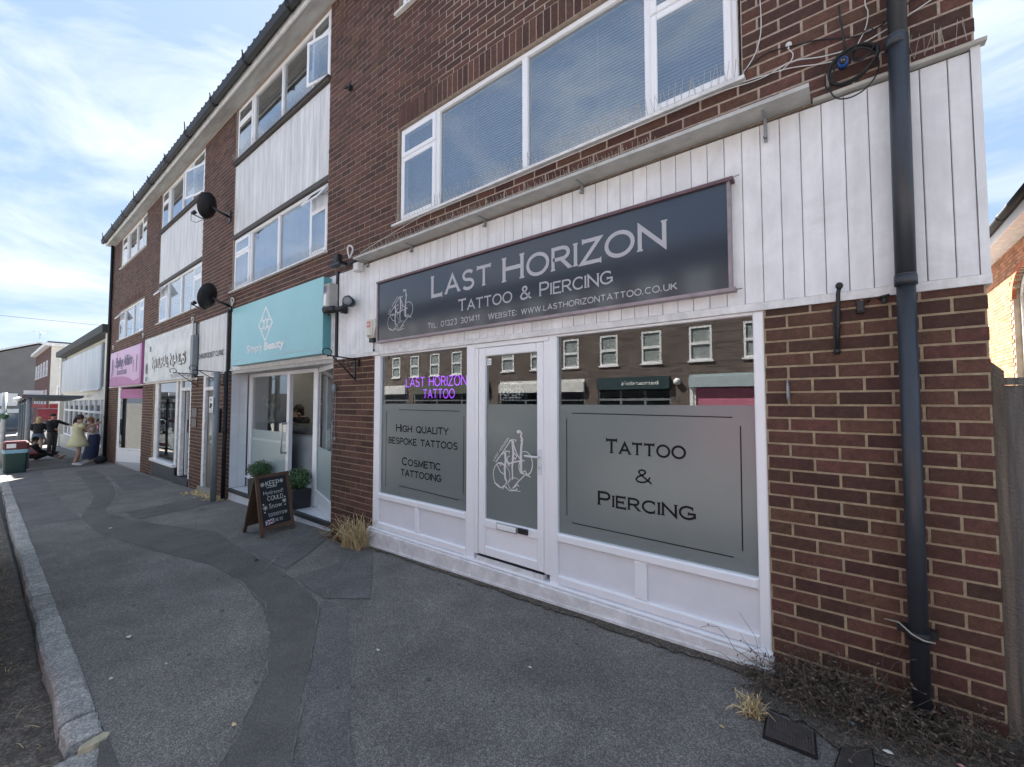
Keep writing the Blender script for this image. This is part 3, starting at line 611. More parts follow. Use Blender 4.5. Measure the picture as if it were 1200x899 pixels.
window(-8.84, -5.45, 6.02, 7.05, [(-8.84, -8.13, 'V'), (-8.13, -7.0, 'F'), (-7.0, -5.99, 'F'), (-5.99, -5.45, 'C')], spikes=True, inside='', sillm=M_sill)
window(-14.03, -10.64, 3.585, 4.56, [(-14.03, -13.3, 'O'), (-13.3, -12.2, 'F'), (-12.2, -11.2, 'F'), (-11.2, -10.64, 'V')], inside='net')
window(-14.03, -10.64, 6.02, 7.05, [(-14.03, -13.4, 'V'), (-13.4, -12.3, 'F'), (-12.3, -11.5, 'F'), (-11.5, -10.64, 'C')], inside='', sillm=M_sill)
window(-19.0, -15.6, 3.585, 4.55, [(-19.0, -18.3, 'O'), (-18.3, -17.1, 'F'), (-17.1, -16.2, 'F'), (-16.2, -15.6, 'V')], inside='net')
window(-19.0, -15.6, 6.02, 7.05, [(-19.0, -18.2, 'V'), (-18.2, -17.0, 'F'), (-17.0, -16.2, 'F'), (-16.2, -15.6, 'V')], inside='')
# ---- boarded panels between the window rows --------------------------
BP = .0985
def boards(x0, x1, z0, z1, y, m, par, xref=None, nm='cladding_board', w=BP):
    c = {}; xref = x0 if xref is None else xref; x = xref + math.floor((x0 - xref) / w) * w
    while x < x1 - .004:
        a, b = max(x, x0), min(x + w, x1)
        if b - a > .012:
            key = round(b - a, 3)
            if key not in c: c[key] = MB().box(-key / 2 + .0018, key / 2 - .0018, 0, .014, 0, z1 - z0, .003).mesh(nm, m)
            link(nm, c[key], par, ((a + b) / 2, y + random.uniform(-.0012, .0012), z0))
        x += w
for a, b in ((-8.86, -5.44), (-14.05, -10.63)):
    bx('panel_backing', M_gap, a, b, .03, .25, 4.64, 5.95, T); boards(a, b, 4.64, 5.94, .012, M_clad_old, T)
    bx('panel_drip', M_sill, a - .02, b + .02, -.03, .10, 5.952, 5.984, T); bx('panel_drip', M_sill, a, b, .0, .10, 4.565, 4.634, T)
# fascia boarding over the shops
bx('fascia_backing', M_gap, -20.29, XR - .001, .012, .25, 2.12, 3.21, T)
boards(-5.09, XR - .02, 2.135, 3.20, -.006, M_clad, T, xref=-.46 + .0 * BP)
boards(-8.79, -5.13, 2.145, 3.20, -.006, M_clad, T)
boards(-10.60, -8.86, 2.12, 3.22, -.006, M_clad_old, T)
bx('fascia_trim', M_upvc_dirty, -5.09, XR + .014, -.016, .20, 2.088, 2.133, T)
bx('fascia_trim', M_upvc_dirty, -8.80, -5.13, -.016, .25, 2.112, 2.143, T)
bx('fascia_trim', M_upvc_dirty, -10.60, -8.86, -.016, .2, 2.085, 2.118, T)
bx('fascia_trim', M_clad, XR - .019, XR + .012, -.012, 1.2, 2.1345, 3.215, T)
mb = MB(); mb.hexa([(-.10, -.035, 3.212), (XR + .03, -.035, 3.212), (XR + .03, .01, 3.212), (-.10, .01, 3.212), (-.10, -.045, 3.224), (XR + .03, -.045, 3.224), (XR + .03, .008, 3.25), (-.10, .008, 3.25)]).build('flashing', M_ledge, T)
bx('fascia_post', M_black, -5.128, -5.092, -.03, .01, 2.12, 3.23, T)
bx('fascia_post', M_pipe_black, -8.857, -8.802, -.06, .01, 2.09, 3.24, T)
bx('fascia_trim', M_upvc_dirty, -20.28, -10.61, -.01, .2, 2.02, 2.06, T)
# projecting ledge with brackets
led = empty('rain_ledge', (-2.3, -.08, 3.225), 'long pale grey metal ledge with bird spikes above the slate tattoo shop sign', 'ledge')
MB().box(-4.50, -.11, -.165, -.0, 3.225, 3.234).box(-4.50, -.11, -.169, -.1655, 3.222, 3.245).build('shelf', M_ledge, led)
for x in (-4.42, -3.6, -2.55, -1.55, -.33):
    MB().box(x - .008, x + .008, -.028, -.010, 3.08 if x > -.5 else 3.15, 3.2245).box(x - .0078, x + .0078, -.11, -.0282, 3.218, 3.2243).tube([(x, -.03, 3.11 if x > -.5 else 3.16), (x, -.045, 3.10 if x > -.5 else 3.15)], .012, 8).build('bracket', M_grey, led)
m = MB(); x = -4.45; r_ = random.Random(5)
while x < -.95:
    for dy in (-.04, 0, .035): m.tube([(x, -.08, 3.236), (x + r_.uniform(-.025, .025), -.08 + dy, 3.335 + r_.uniform(-.02, .02))], .0017, 3, cap=False)
    x += .034
m.build('bird_spikes', M_wire, led, kind='stuff')
m = MB(); x = .24
while x < .50: m.tube([(x, -.02, 3.25), (x + r_.uniform(-.03, .03), -.05, 3.35 + r_.uniform(-.02, .03))], .0012, 3, cap=False); m.tube([(x, -.02, 3.25), (x + r_.uniform(-.02, .02), -.0, 3.36)], .0012, 3, cap=False); x += .036
m.build('bird_spikes', M_wire, T, kind='stuff')

# ---- tattoo shop front -------------------------------------------
S1 = MB(); y0, y1 = 0.0, .07
for a, b in ((-4.29, -4.18), (-2.80, -2.695), (-.425, -.37), (-1.905 + .03, -1.80)): S1.box(a, b, y0 - (.002 if a > -1 else 0), y1, .12, 2.087, .006)
S1.box(-4.179, -2.801, y0 + .001, y1, 2.068, 2.087, .004).box(-1.799, -.4255, y0 + .001, y1, 2.068, 2.087, .004).box(-2.694, -1.876, y0 + .001, y1, 2.045, 2.086, .004)
S1.box(-2.694, -2.655, y0 + .008, y1, .18, 2.044).box(-1.927, -1.8755, y0 + .008, y1, .18, 2.044)
for a, b in ((-4.179, -2.801), (-1.799, -.4255)):
    S1.box(a, b, y0 - .012, y1, .458, .524, .012); S1.box(a, b, y0 - .006, y1, .13, .20, .01)
S1.box(-3.54, -3.475, y0 - .005, y1, .2005, .4575, .008).box(-1.178, -1.092, y0 - .005, y1, .2005, .4575, .008)
SF = S1.build('shopfront', M_upvc, T)
for a, b in ((-4.179, -3.541), (-3.474, -2.801), (-1.799, -1.179), (-1.091, -.426)): bx('kick_panel', mat('white_panel', (.72, .735, .77), .35, var=.03), a, b, .022, .05, .2005, .4575, SF)
bx('plinth', M_upvc_dirty, -4.345, -.355, -.045, .12, -.25, .108, SF, .008)
bx('plinth_ledge', M_upvc, -4.33, -.362, -.028, .12, .1085, .129, SF, .006)
mb = MB(); 
for i in range(40):
    x = -4.35 + i * .1; mb.hexa([(x, -.056, gz(x) - .1), (x + .1, -.056, gz(x) - .1), (x + .1, -.044, gz(x) - .1), (x, -.044, gz(x) - .1), (x, -.054, gz(x) + .028), (x + .1, -.054, gz(x + .1) + .028), (x + .1, -.0455, gz(x + .1) + .03), (x, -.0455, gz(x) + .03)])
mb.build('plinth_foot', M_upvc_dirty, SF)
for a, b, z1 in ((-4.179, -2.801, 2.067), (-1.799, -.4255, 2.067)): bx('pane', M_shopglass, a, b, .034, .040, .5245, z1, SF)
for a, b in ((-4.179, -2.801), (-1.799, -.4255)): bx('frosted_film', M_frost, a + .001, b - .001, .0305, .0325, .525, 1.528, SF)
# door
dr = empty('door', (-2.29, .04, .18)); dr.parent = T; dr.location = Vector((-2.29, .04, .18)) - T.location
mb = MB(); mb.box(-2.65, -2.572, .004, .06, .182, 2.042, .008).box(-1.998, -1.932, .004, .06, .182, 2.042, .008).box(-2.5715, -1.9985, .005, .06, 1.965, 2.042, .008).box(-2.5715, -1.9985, .005, .06, .43, .505, .008).box(-2.5715, -1.9985, .005, .06, .182, .262, .008)
mb.build('door_frame', M_upvc, dr); bx('door_panel', M_upvc, -2.571, -1.999, .025, .05, .2625, .4295, dr)
bx('pane', M_shopglass, -2.571, -1.999, .034, .04, .5055, 1.9645, dr); bx('frosted_film', M_frost, -2.57, -2.0, .0305, .0325, .506, 1.528, dr)
MB().box(-1.982, -1.948, -.006, .004, .955, 1.165).tube([(-1.965, -.006, 1.105), (-1.965, -.045, 1.105), (-1.985, -.05, 1.105), (-2.085, -.05, 1.108)], .009, 8).tube([(-1.965, -.004, 1.02), (-1.965, -.014, 1.02)], .011, 10).build('door_handle', mat('white_metal', (.7, .7, .72), .3), dr)
MB().box(-2.425, -2.20, -.004, .0045, .437, .500, .003).build('letterbox', mat('brushed_chrome', (.55, .55, .56), .25, metal=.8), dr)
MB().box(-2.415, -2.21, -.007, -.0045, .446, .491, .002).build('letterbox_flap', M_whitetxt, dr)
MB().box(-2.185, -2.085, -.016, .0045, .452, .498, .004).build('key_safe', M_black, dr)
bx('threshold', M_upvc_dirty, -2.655, -1.928, -.012, .06, .1295, .168, dr); bx('weather_seal', M_black, -2.652, -1.931, .0, .05, .1682, .176, dr)
# lettering on the glass
t = Txt((0, .0290, 0))
def A(s_, a, b, z, h, wt=.16):
    q_ = Txt((0, .0290, 0)); q_.text(s_, a, b, z, h, wt=wt, serif=.35); q_.build('window_lettering', M_blktxt, SF)
A('High quality', -3.90, -3.075, 1.222, .088); A('BESPOKE TATTOOS'.lower(), -4.035, -2.945, 1.087, .086); A('Cosmetic', -3.79, -3.185, .866, .088); A('TATTOOING'.lower(), -3.81, -3.17, .752, .086)
A('Tattoo', -1.39, -.835, 1.172, .108); A('&', -1.172, -1.062, .985, .098, .12); A('Piercing', -1.455, -.78, .785, .108)
for p in ([(-1.68, 1.462), (-.55, 1.455)], [(-1.727, 1.416), (-1.73, .668)], [(-.507, 1.404), (-.511, .654)], [(-1.685, .618), (-.56, .608)], [(-3.858, 1.464), (-2.918, 1.460)], [(-4.087, 1.45), (-4.084, .60)], [(-2.857, 1.41), (-2.862, .676)], [(-3.84, .64), (-2.92, .615)]): t.stroke(p, .0065)
t.build('window_border', M_blktxt, SF)
t = Txt((0, .0285, 0)); logo(t, -2.487, -2.058, .781, 1.308, .0105); t.build('door_monogram', mat('pale_etched_vinyl', (.60, .60, .58), .4), dr)
# neon inside
ne = empty('neon_sign', (-3.38, .115, 1.7), 'purple neon sign reading LAST HORIZON TATTOO inside the left tattoo shop window', 'neon sign')
t = Txt((0, .115, 0)); t.text('LAST HORIZON', -3.85, -2.91, 1.712, .105, wt=.09); t.text('TATTOO', -3.555, -3.08, 1.586, .098, wt=.09); t.build('neon_tube', M_neon, ne)
MB().box(-3.87, -2.89, .122, .126, 1.57, 1.84).build('backing_sheet', glass_mat('clear_acrylic', (.93, .9, .95), .0), ne)
op = empty('open_sign', (-2.32, .085, 1.57), 'small ornate white OPEN sign hanging on a chain inside the tattoo shop door', 'sign')
t = Txt((0, .085, 0)); t.text('OPEN', -2.415, -2.235, 1.600, .062, wt=.17, serif=.4)
for sg in (-1, 1):
    cx = -2.325; 
    for a, b, rx, rz, s0, s1 in ((.09, 1.60, .035, .02, 0, 300), (.115, 1.635, .018, .028, -90, 200), (.05, 1.70, .05, .016, 0, 200), (.02, 1.575, .04, .015, 0, 250), (.075, 1.68, .02, .02, 0, 330)): t.stroke([(cx + sg * (a + rx * math.cos(R(s))), b + rz * math.sin(R(s))) for s in range(s0, s1, 25)], .006)
t.stroke([(-2.44, 1.588), (-2.21, 1.588)], .005); t.stroke([(-2.44, 1.672), (-2.21, 1.672)], .005)
t.build('sign_scrollwork', M_whitetxt, op)
MB().tube([(-2.42, .085, 1.70), (-2.325, .085, 1.86), (-2.23, .085, 1.70)], .0018, 4).ell((-2.325, .08, 1.87), (.008, .006, .008)).build('chain', M_grey, op)
lab = empty('alarm_sticker', (-2.545, .03, 1.90), 'tiny white sticker at the top left corner of the tattoo shop door glass', 'sticker'); MB().box(-2.565, -2.515, .0295, .0315, 1.885, 1.945).build('paper', M_whitetxt, lab); t = Txt((0, .029, 0)); [t.stroke([(-2.56, z), (-2.522, z)], .003) for z in (1.9, 1.912, 1.924)]; t.build('print', M_blktxt, lab)
# ---- sign over the tattoo shop ---------------------------------------
LS = empty('shop_sign', (-2.34, -.03, 2.21), 'long slate grey glossy LAST HORIZON TATTOO & PIERCING sign with maroon edge', 'sign')
bx('sign_board', M_sign, -4.145, -.537, -.055, -.008, 2.237, 2.890, LS)
bx('sign_frame', M_signfr, -4.165, -.50, -.075, -.008, 2.8905, 2.912, LS)
MB().box(-4.165, -.50, -.068, -.008, 2.215, 2.2365).box(-4.165, -4.1455, -.068, -.008, 2.2366, 2.8904).box(-.5365, -.520, -.063, -.008, 2.2366, 2.8904).tube([(-.50, -.07, 2.903), (-.465, -.072, 2.906)], .004, 5).tube([(-.50, -.06, 2.222), (-.465, -.062, 2.222)], .004, 5).build('sign_edge', mat('pale_maroon_trim', (.30, .25, .27), .45, var=.25, scale=9), LS)
t = Txt((0, -.0565, 0)); 
t.text('Last', -3.225, -2.452, 2.588, .232, wt=.15, serif=.22); t.build('sign_lettering', M_signtxt, LS); t = Txt((0, -.0565, 0)); t.text('Horizon', -2.295, -.918, 2.574, .232, wt=.15, serif=.22); t.build('sign_lettering', M_signtxt, LS); t = Txt((0, -.0565, 0))
t.text('Tattoo & Piercing', -2.85, -1.293, 2.398, .118, wt=.13, serif=.3, track=.24); t.build('sign_lettering', M_signtxt, LS); t = Txt((0, -.0565, 0))
t.text('Tel: 01323 301411', -3.29, -2.587, 2.284, .058, wt=.15); t.build('sign_lettering', M_signtxt, LS); t = Txt((0, -.0565, 0)); t.text('Website: www.lasthorizontattoo.co.uk', -2.475, -.843, 2.279, .058, wt=.15); t.build('sign_lettering', M_signtxt, LS); t = Txt((0, -.0565, 0))
logo(t, -3.963, -3.53, 2.318, 2.752, .0085); t.build('sign_monogram', M_signtxt, LS)

# ---- beauty salon front (recessed porch) --------------------------------
M_nose = mat('dark_step_nosing', (.03, .032, .034), .6)
SBX0, SBX1 = -8.74, -5.21
stp = empty('porch_step', (-7, .15, -.1)); stp.parent = T; stp.location = Vector((-7, .15, -.1)) - T.location
MB().box(SBX0, SBX1, .012, .40, -.45, -.012).build('step_body', M_mortar, stp)
n = 34; w = (SBX1 - SBX0) / n
tm = MB().box(-w / 2 + .002, w / 2 - .002, 0, .008, 0, .15, .001).mesh('tile', M_tile)
for i in range(n): link('tile', tm, stp, (SBX0 + (i + .5) * w, .003, -.215 + .0016 * i * 1.1))
bx('step_nosing', M_nose, SBX0, SBX1, -.012, .03, -.058, .004, stp, .006)
tf = MB().box(-.0735 + .0015, .0735 - .0015, 0, .143, -.008, 0).mesh('tile', M_tile)
for j in range(2):
    for i in range(24):
        x = SBX0 + (i + .5) * .147
        if j == 1 and x > -5.75: continue
        if x < SBX1 - .05: link('tile', tf, stp, (x, .035 + j * .146, .001))
tv = MB().box(0, .008, .0015, .1285, .0015, .198).mesh('tile', M_tile)
for j in range(11):
    for i in range(2): link('tile', tv, T, (SBX0 + .001, .004 + i * .13, .005 + j * .19 if j < 11 else 0))
bx('tiled_reveal', M_greyp, SBX0 - .01, SBX0 + .0005, .0005, .27, 0, 2.11, T)
GY = .285
SB = MB()
for a, b in ((-8.73, -8.60), (-7.165, -7.075), (-6.29, -6.165)): SB.box(a, b, GY, GY + .06, .005, 2.055, .006)
SB.box(-8.5995, -7.1655, GY + .001, GY + .06, 2.0, 2.055).box(-7.0745, -6.2905, GY + .001, GY + .06, 2.0, 2.055).box(-8.5995, -7.1655, GY - .03, GY + .06, .19, .262, .01).box(-8.70, -7.17, GY - .05, GY - .0305, .175, .20)
s = SB.build('shopfront', M_upvc, T)
bx('kick_panel', M_upvc, -8.5995, -7.1655, GY + .01, GY + .05, .005, .1895, s); bx('pane', M_shopglass, -8.5995, -7.1655, GY + .03, GY + .036, .2625, 1.9995, s)
bx('frosted_film', M_frost2, -8.59, -7.17, GY + .026, GY + .028, .263, 1.05, s); bx('frosted_band', mat('pale_band', (.50, .58, .57), .3), -8.59, -7.17, GY + .0225, GY + .0245, .86, .90, s)
MB().box(-8.74, -5.22, .0, .42, 2.056, 2.1105).build('porch_soffit', M_ledge, s)
# angled side light
def slab(p, q, z0, z1, th, name, m, par):
    d = (Vector(q) - Vector(p)).normalized(); n = Vector((-d.y, d.x)) * th; P = [p, q, (q[0] + n.x, q[1] + n.y), (p[0] + n.x, p[1] + n.y)]
    if th < 0: P = [P[3], P[2], P[1], P[0]]
    return MB().hexa([(x, y, z0) for x, y in P] + [(x, y, z1) for x, y in P]).build(name, m, par)
p, q = (-6.16, .30), (-5.23, .015)
slab(p, q, .262, 1.99, .006, 'pane', M_shopglass, s); slab(p, q, .005, .19, .04, 'kick_panel', M_upvc, s); slab((-6.18, .275), (-5.22, -.01), .19, .262, .07, 'bottom_rail', M_upvc, s); slab(p, q, 1.99, 2.055, .05, 'top_rail', M_upvc, s)
slab((-6.10, .2825), (-5.27, .0282), .265, .90, -.0025, 'frosted_film', M_frost2, s)
m = MB(); P = [(p[0] + (q[0] - p[0]) * i / 60 - .0, p[1] + (q[1] - p[1]) * i / 60 + .10 + .018 * math.sin(i * 1.1)) for i in range(61)]
m.add([(a, b, .3) for a, b in P] + [(a, b, 1.97) for a, b in P], [(i, i + 1, 62 + i, 61 + i) for i in range(60)], True); m.build('curtain', mat('aqua_curtain', (.34, .44, .44), .8), s)
# open glazed door leaf standing inwards with long handle
d2 = empty('door', (-6.26, .35, 0)); d2.parent = T; d2.location = Vector((-6.26, .35, 0)) - T.location
MB().box(-6.275, -6.235, .346, .42, .02, 1.98).box(-6.2755, -6.235, 1.05, 1.12, .02, 1.98).box(-6.2752, -6.236, .4205, 1.0495, .02, .10).box(-6.2752, -6.236, .4205, 1.0495, 1.9, 1.98).build('door_frame', M_upvc, d2)
bx('pane', M_shopglass, -6.26, -6.254, .421, 1.049, .101, 1.899, d2)
MB().tube([(-7.15, GY - .005, 1.20), (-7.15, GY - .07, 1.20), (-7.15, GY - .075, 1.185), (-7.15, GY - .075, .74), (-7.15, GY - .07, .725), (-7.15, GY - .005, .725)], .016, 8).build('pull_handle', mat('brushed_steel', (.5, .52, .55), .3, metal=.9), d2)
# salon interior
bx('salon_floor', mat('pale_floor', (.34, .33, .31), .4), -8.92, -4.82, .402, 3.95, -.1, .001, T)
bx('salon_wall', mat('salon_wall', (.5, .5, .5), .8), -8.92, -4.82, 3.0, 3.05, .002, 2.55, T)
dk = empty('reception_desk', (-7.8, .9, 0), 'grey fronted reception desk with black top inside the beauty salon', 'desk')
bx('desk_front', mat('desk_grey', (.30, .32, .34), .5), -8.88, -6.72, .52, .86, .002, 1.02, dk); bx('desk_top', M_black, -8.88, -6.68, .47, .88, 1.0205, 1.16, dk)
for x, y, lb in ((-8.3, 1.1, 'small round lit ceiling lamp nearest the salon window'), (-7.3, 1.9, 'small round lit ceiling lamp over the salon desk'), (-8.2, 2.7, 'small round lit ceiling lamp at the back of the salon')):
    q_ = empty('ceiling_light', (x, y, 2.56), lb, 'ceiling light', 'round ceiling lamps in the salon'); MB().tube([(x, y, 2.56), (x, y, 2.599)], .10, 14).build('rim', M_upvc, q_); MB().tube([(x, y, 2.553), (x, y, 2.5595)], .085, 14).build('diffuser', mat('lit_diffuser', (.8, .8, .75), .5, emit=((1, .93, .8), 7.0)), q_)
pf = empty('wall_notice', (-7.9, 2.98, 1.7), 'small framed notice on the back wall of the beauty salon', 'picture'); bx('frame', M_black, -8.7, -8.3, 2.97, 2.995, 1.62, 1.92, pf); bx('sheet', mat('notice_sheet', (.5, .5, .5), .6), -8.67, -8.33, 2.964, 2.969, 1.65, 1.89, pf)
vs = empty('display_vase', (-8.3, .8, 1.16), 'white pedestal vase with white blossom on the salon desk behind the window', 'vase')
MB().loft([[(-8.60 + r * math.cos(k * .524), .64 + r * math.sin(k * .524), z) for k in range(12)] for r, z in ((.09, 1.161), (.05, 1.2), (.025, 1.32), (.05, 1.42), (.11, 1.5), (.12, 1.52))]).build('vase_body', M_whitetxt, vs)
m = MB(); r_ = random.Random(9)
for i in range(26): a = r_.uniform(0, 6.3); q = r_.uniform(.05, .26); m.tube([(-8.60, .64, 1.5), (-8.60 + q * .5 * math.cos(a), .64 + q * .3 * math.sin(a), 1.6), (-8.60 + q * math.cos(a), .64 + q * .5 * math.sin(a), 1.56 + r_.uniform(-.04, .12))], .004, 4); m.ell((-8.60 + q * math.cos(a), .64 + q * .5 * math.sin(a), 1.57 + r_.uniform(-.04, .12)), (.02, .02, .015), 6, 4)
m.build('blossom', mat('blossom', (.55, .55, .5), .7), vs)

# salon sign
ss = empty('shop_sign', (-6.84, -.06, 2.18), 'turquoise box sign reading Simply Beauty with a white diamond emblem', 'sign')
bx('sign_board', M_teal, -8.40, -5.27, -.12, -.112, 2.175, 3.175, ss); bx('sign_tray', M_teal_e, -8.398, -5.268, -.1118, -.008, 2.172, 3.172, ss)
t = Txt((0, -.1215, 0)); cx = -7.02; w = .028
def DP(a, b): return (cx + a * .245, 2.755 + b * .262)
for P in ([(0, 1), (-1, 0), (0, -1), (1, 0), (0, 1)], ): t.stroke([DP(a, b) for a, b in P], w)
for sy in (1, -1):
    t.stroke([DP(-.5, .5 * sy), DP(-.42, .25 * sy), DP(-.15, .2 * sy), DP(0, .32 * sy), DP(.15, .2 * sy), DP(.42, .25 * sy), DP(.5, .5 * sy)], w * .8)
    for sx in (1, -1): t.stroke([DP(sx * .42, .25 * sy), DP(sx * .2, 0), DP(sx * .15, .2 * sy)], w * .8); t.stroke([DP(sx * .95, .06), DP(sx * .72, .2 * sy), DP(sx * .42, .25 * sy)], w * .6)
t.build('emblem', M_whitetxt, ss)
font_text('lettering', 'Simply', (-7.72, -.1235, 2.352), (1, 0, 0), (0, 0, 1), .62, M_whitetxt, ss, offset=.014, height=.165); font_text('lettering', 'Beauty', (-7.04, -.1235, 2.352), (1, 0, 0), (0, 0, 1), .68, M_whitetxt, ss, offset=.04, height=.165)
font_text('lettering', 'www.simplybeautypolegate.co.uk', (-6.72, -.1235, 2.245), (1, 0, 0), (0, 0, 1), 1.25, mat('faint_lettering', (.62, .78, .80), .5), ss, height=.05); font_text('lettering', '01323 486222', (-8.32, -.1235, 2.24), (1, 0, 0), (0, 0, 1), .42, MATS['faint_lettering'], ss, height=.045)
# ---- flat entrance door ---------------------------------------------
d4 = empty('door', (-9.85, .05, -.1)); d4.parent = T; d4.location = Vector((-9.85, .05, -.1)) - T.location
MB().box(-10.265, -10.13, .0, .09, -.14, 2.095).box(-9.52, -9.435, .0, .09, -.14, 2.095).box(-10.1295, -9.5205, .001, .09, 2.04, 2.095).box(-10.1295, -9.5205, .001, .09, 1.78, 1.85).build('door_frame', M_upvc_dirty, d4)
bx('fanlight', M_shopglass, -10.1295, -9.5205, .04, .046, 1.8505, 2.0395, d4)
MB().box(-10.129, -9.521, .05, .09, -.13, 1.7795).box(-10.05, -9.6, .043, .0495, .1, .7, .004).build('door_leaf', mat('taupe_door', (.115, .105, .095), .5, var=.1), d4); bx('door_glass', M_frost, -10.03, -9.62, .044, .0495, .88, 1.66, d4); MB().box(-9.9, -9.74, .038, .0425, .74, .79).build('letterbox', M_grey, d4)
bx('door_step', mat('worn_concrete', (.28, .26, .23), .9, var=.25), -10.30, -9.40, -.05, .12, -.32, -.141, T)
# ---- nail shop -------------------------------------------------------
m = MB()
for a, b in ((-14.19, -13.86), (-12.33, -12.16), (-12.02, -11.86), (-11.26, -11.07)): m.box(a, b, .035, .10, -.12, 2.095)
m.box(-13.8595, -12.3305, .036, .1, 2.03, 2.095).box(-11.8595, -11.2605, .036, .1, 2.03, 2.095).box(-11.8595, -11.2605, .036, .1, 1.80, 1.87).box(-12.1595, -12.0205, .036, .1, 2.03, 2.095)
ns = m.build('shopfront', M_upvc_dirty, T)
bx('window_sill', M_upvc, -14.22, -12.18, -.04, .1, .035, .105, ns, .01); bx('pane', M_shopglass, -13.8595, -12.3305, .06, .066, .1055, 2.0295, ns); bx('pane', M_shopglass, -11.8595, -11.2605, .06, .066, 1.8705, 2.0295, ns); bx('pane', M_shopglass, -12.1595, -12.0205, .06, .066, .1055, 2.0295, ns)
bx('stallriser', mat('charcoal_panel', (.045, .05, .058), .6, var=.2), -14.19, -12.16, .01, .12, -.55, .0345, ns); bx('door_step', MATS['charcoal_panel'], -12.155, -11.07, -.02, .3, -.5, -.14, ns)
m = MB(); m.box(-11.858, -11.80, .12, .16, -.11, 1.79).box(-11.858, -11.80, .72, .78, -.11, 1.79).box(-11.857, -11.801, .1605, .7195, -.11, .02).box(-11.857, -11.801, .1605, .7195, .38, .44).box(-11.857, -11.801, .1605, .7195, 1.72, 1.79)
nd = m.build('door', M_upvc, T); bx('pane', M_shopglass, -11.832, -11.826, .161, .719, .021, 1.719, nd); MB().box(-11.80, -11.775, .14, .16, .85, 1.15).build('door_handle', M_black, nd)
for i, (a, z, w_, h_, lb) in enumerate([(-13.4, .11, .75, .30, 'lowest'), (-13.42, .42, .72, .30, 'middle'), (-13.38, .73, .70, .28, 'topmost')]):
    c_ = empty('storage_drawer_unit', (a, .45, z), f'pale green display drawer in the nail shop window, {lb} of its stack', 'drawer', 'display drawers in the nail shop window'); bx('drawer_front', mat('pale_green_plastic', (.42, .52, .48), .4), a - w_ / 2, a + w_ / 2, .25, .6, z, z + h_, c_, .01); bx('drawer_handle', M_grey, a - .12, a + .12, .235, .2495, z + h_ * .6, z + h_ * .7, c_)
sh = empty('nail_shelf', (-13.2, 2.4, -.2), 'dark shelf rack of small bottles inside the nail shop', 'shelf'); m = MB()
for z in (.2, .55, .9, 1.25, 1.6): m.box(-14.6, -11.2, 2.3, 2.5, z, z + .03)
m.box(-14.62, -14.58, 2.28, 2.52, -.2, 1.9).box(-11.22, -11.18, 2.28, 2.52, -.2, 1.9).build('shelf_frame', M_black, sh); m = MB(); r_ = random.Random(2)
for z in (.23, .58, .93, 1.28):
    x = -14.5
    while x < -11.3: m.box(x, x + .05, 2.34, 2.40, z, z + r_.uniform(.1, .2)); x += .09
m.build('bottle', mat('bottle_mix', (.45, .35, .36), .3, var=.5, isl=.6), sh, kind='stuff')
# nail sign
s = empty('shop_sign', (-12.7, -.05, 2.06), 'weathered white NATURAL NAILS sign with raised gold edged letters', 'sign')
bx('sign_board', M_marble, -14.93, -10.82, -.07, -.008, 2.062, 3.225, s); bx('sign_edge', M_greyp, -10.82, -10.66, -.10, -.008, 2.10, 2.95, s)
for dx, dz, mm, y, w_ in ((.04, -.02, mat('gold_shadow', (.13, .10, .05), .5), -.075, .34), (0, 0, M_whitetxt, -.0795, .15)):
    t = Txt((dx, y, dz)); t.text('NATURAL', -14.05, -12.62, 2.40, .27, wt=w_, serif=.3, track=.34); t.text('NAILS', -12.42, -11.28, 2.40, .27, wt=w_, serif=.3, track=.34); t.build('lettering', mm, s)
t = Txt((0, -.076, 0)); t.text('TEL 01323 482111', -12.35, -11.0, 2.11, .07, wt=.16); t.build('small_lettering', M_purple, s); t = Txt((0, -.076, 0)); t.text('3', -14.37, -14.22, 2.86, .14, wt=.25); t.build('shop_number', M_purple, s)
for z0_, z1_, mm in ((2.28, 2.58, M_signfr), (2.08, 2.22, mat('blue_grey_print', (.22, .27, .36), .5))):
    t = Txt((0, -.076, 0)); t.poly([(-14.62 + .13 * math.cos(R(k * 30)), (z0_ + z1_) / 2 + (z1_ - z0_) / 2 * math.sin(R(k * 30))) for k in range(12)]); t.build('printed_badge', mm, s)
t = Txt((0, -.0215, 0)); t.text('CHIROPODIST CLINIC', -10.58, -9.12, 2.43, .11, wt=.2, track=.2)
s = t.build('wall_lettering', mat('grey_lettering', (.12, .12, .125), .5)); tag(s, 'grey capital lettering on the white boards left of the turquoise sign', 'lettering')
# ---- pink shop -------------------------------------------------------
s = empty('shop_sign', (-17.2, -.06, 2.05), 'pink sign with dark purple script lettering at the far end of the terrace', 'sign')
bx('sign_board', M_pink, -19.45, -15.25, -.10, -.008, 2.05, 3.165, s); bx('sign_side', M_pinkd, -15.248, -15.05, -.11, -.008, 2.045, 3.17, s)
t = Txt((0, -.1015, 0)); t.poly([(-19.44, 2.052), (-15.26, 2.052), (-15.26, 2.22), (-16.0, 2.16), (-16.6, 2.27), (-17.3, 2.33), (-18.4, 2.36), (-19.44, 2.34)]); t.build('pink_band', M_pinkd, s)
t = Txt((0, -.104, 0)); t.stroke([(-19.1, 2.36), (-19.05, 2.95)], .16); t.stroke([(-18.85, 2.45), (-18.85, 2.85)], .05); t.stroke([(-18.35, 2.75), (-18.3, 3.12)], .05); t.stroke([(-15.65, 2.4), (-15.6, 2.88)], .10); t.stroke([(-16.05, 2.42), (-16.0, 2.78)], .05); t.poly([(-18.3, 2.40), (-16.9, 2.40), (-16.9, 2.53), (-18.3, 2.53)]); t.build('ornament', M_purple, s)
font_text('script_lettering', 'Styling Affairs', (-18.6, -.1065, 2.66), (1, 0, 0), (0, 0, 1), 2.45, M_purple, s, offset=.03, shear=.35, height=.42)
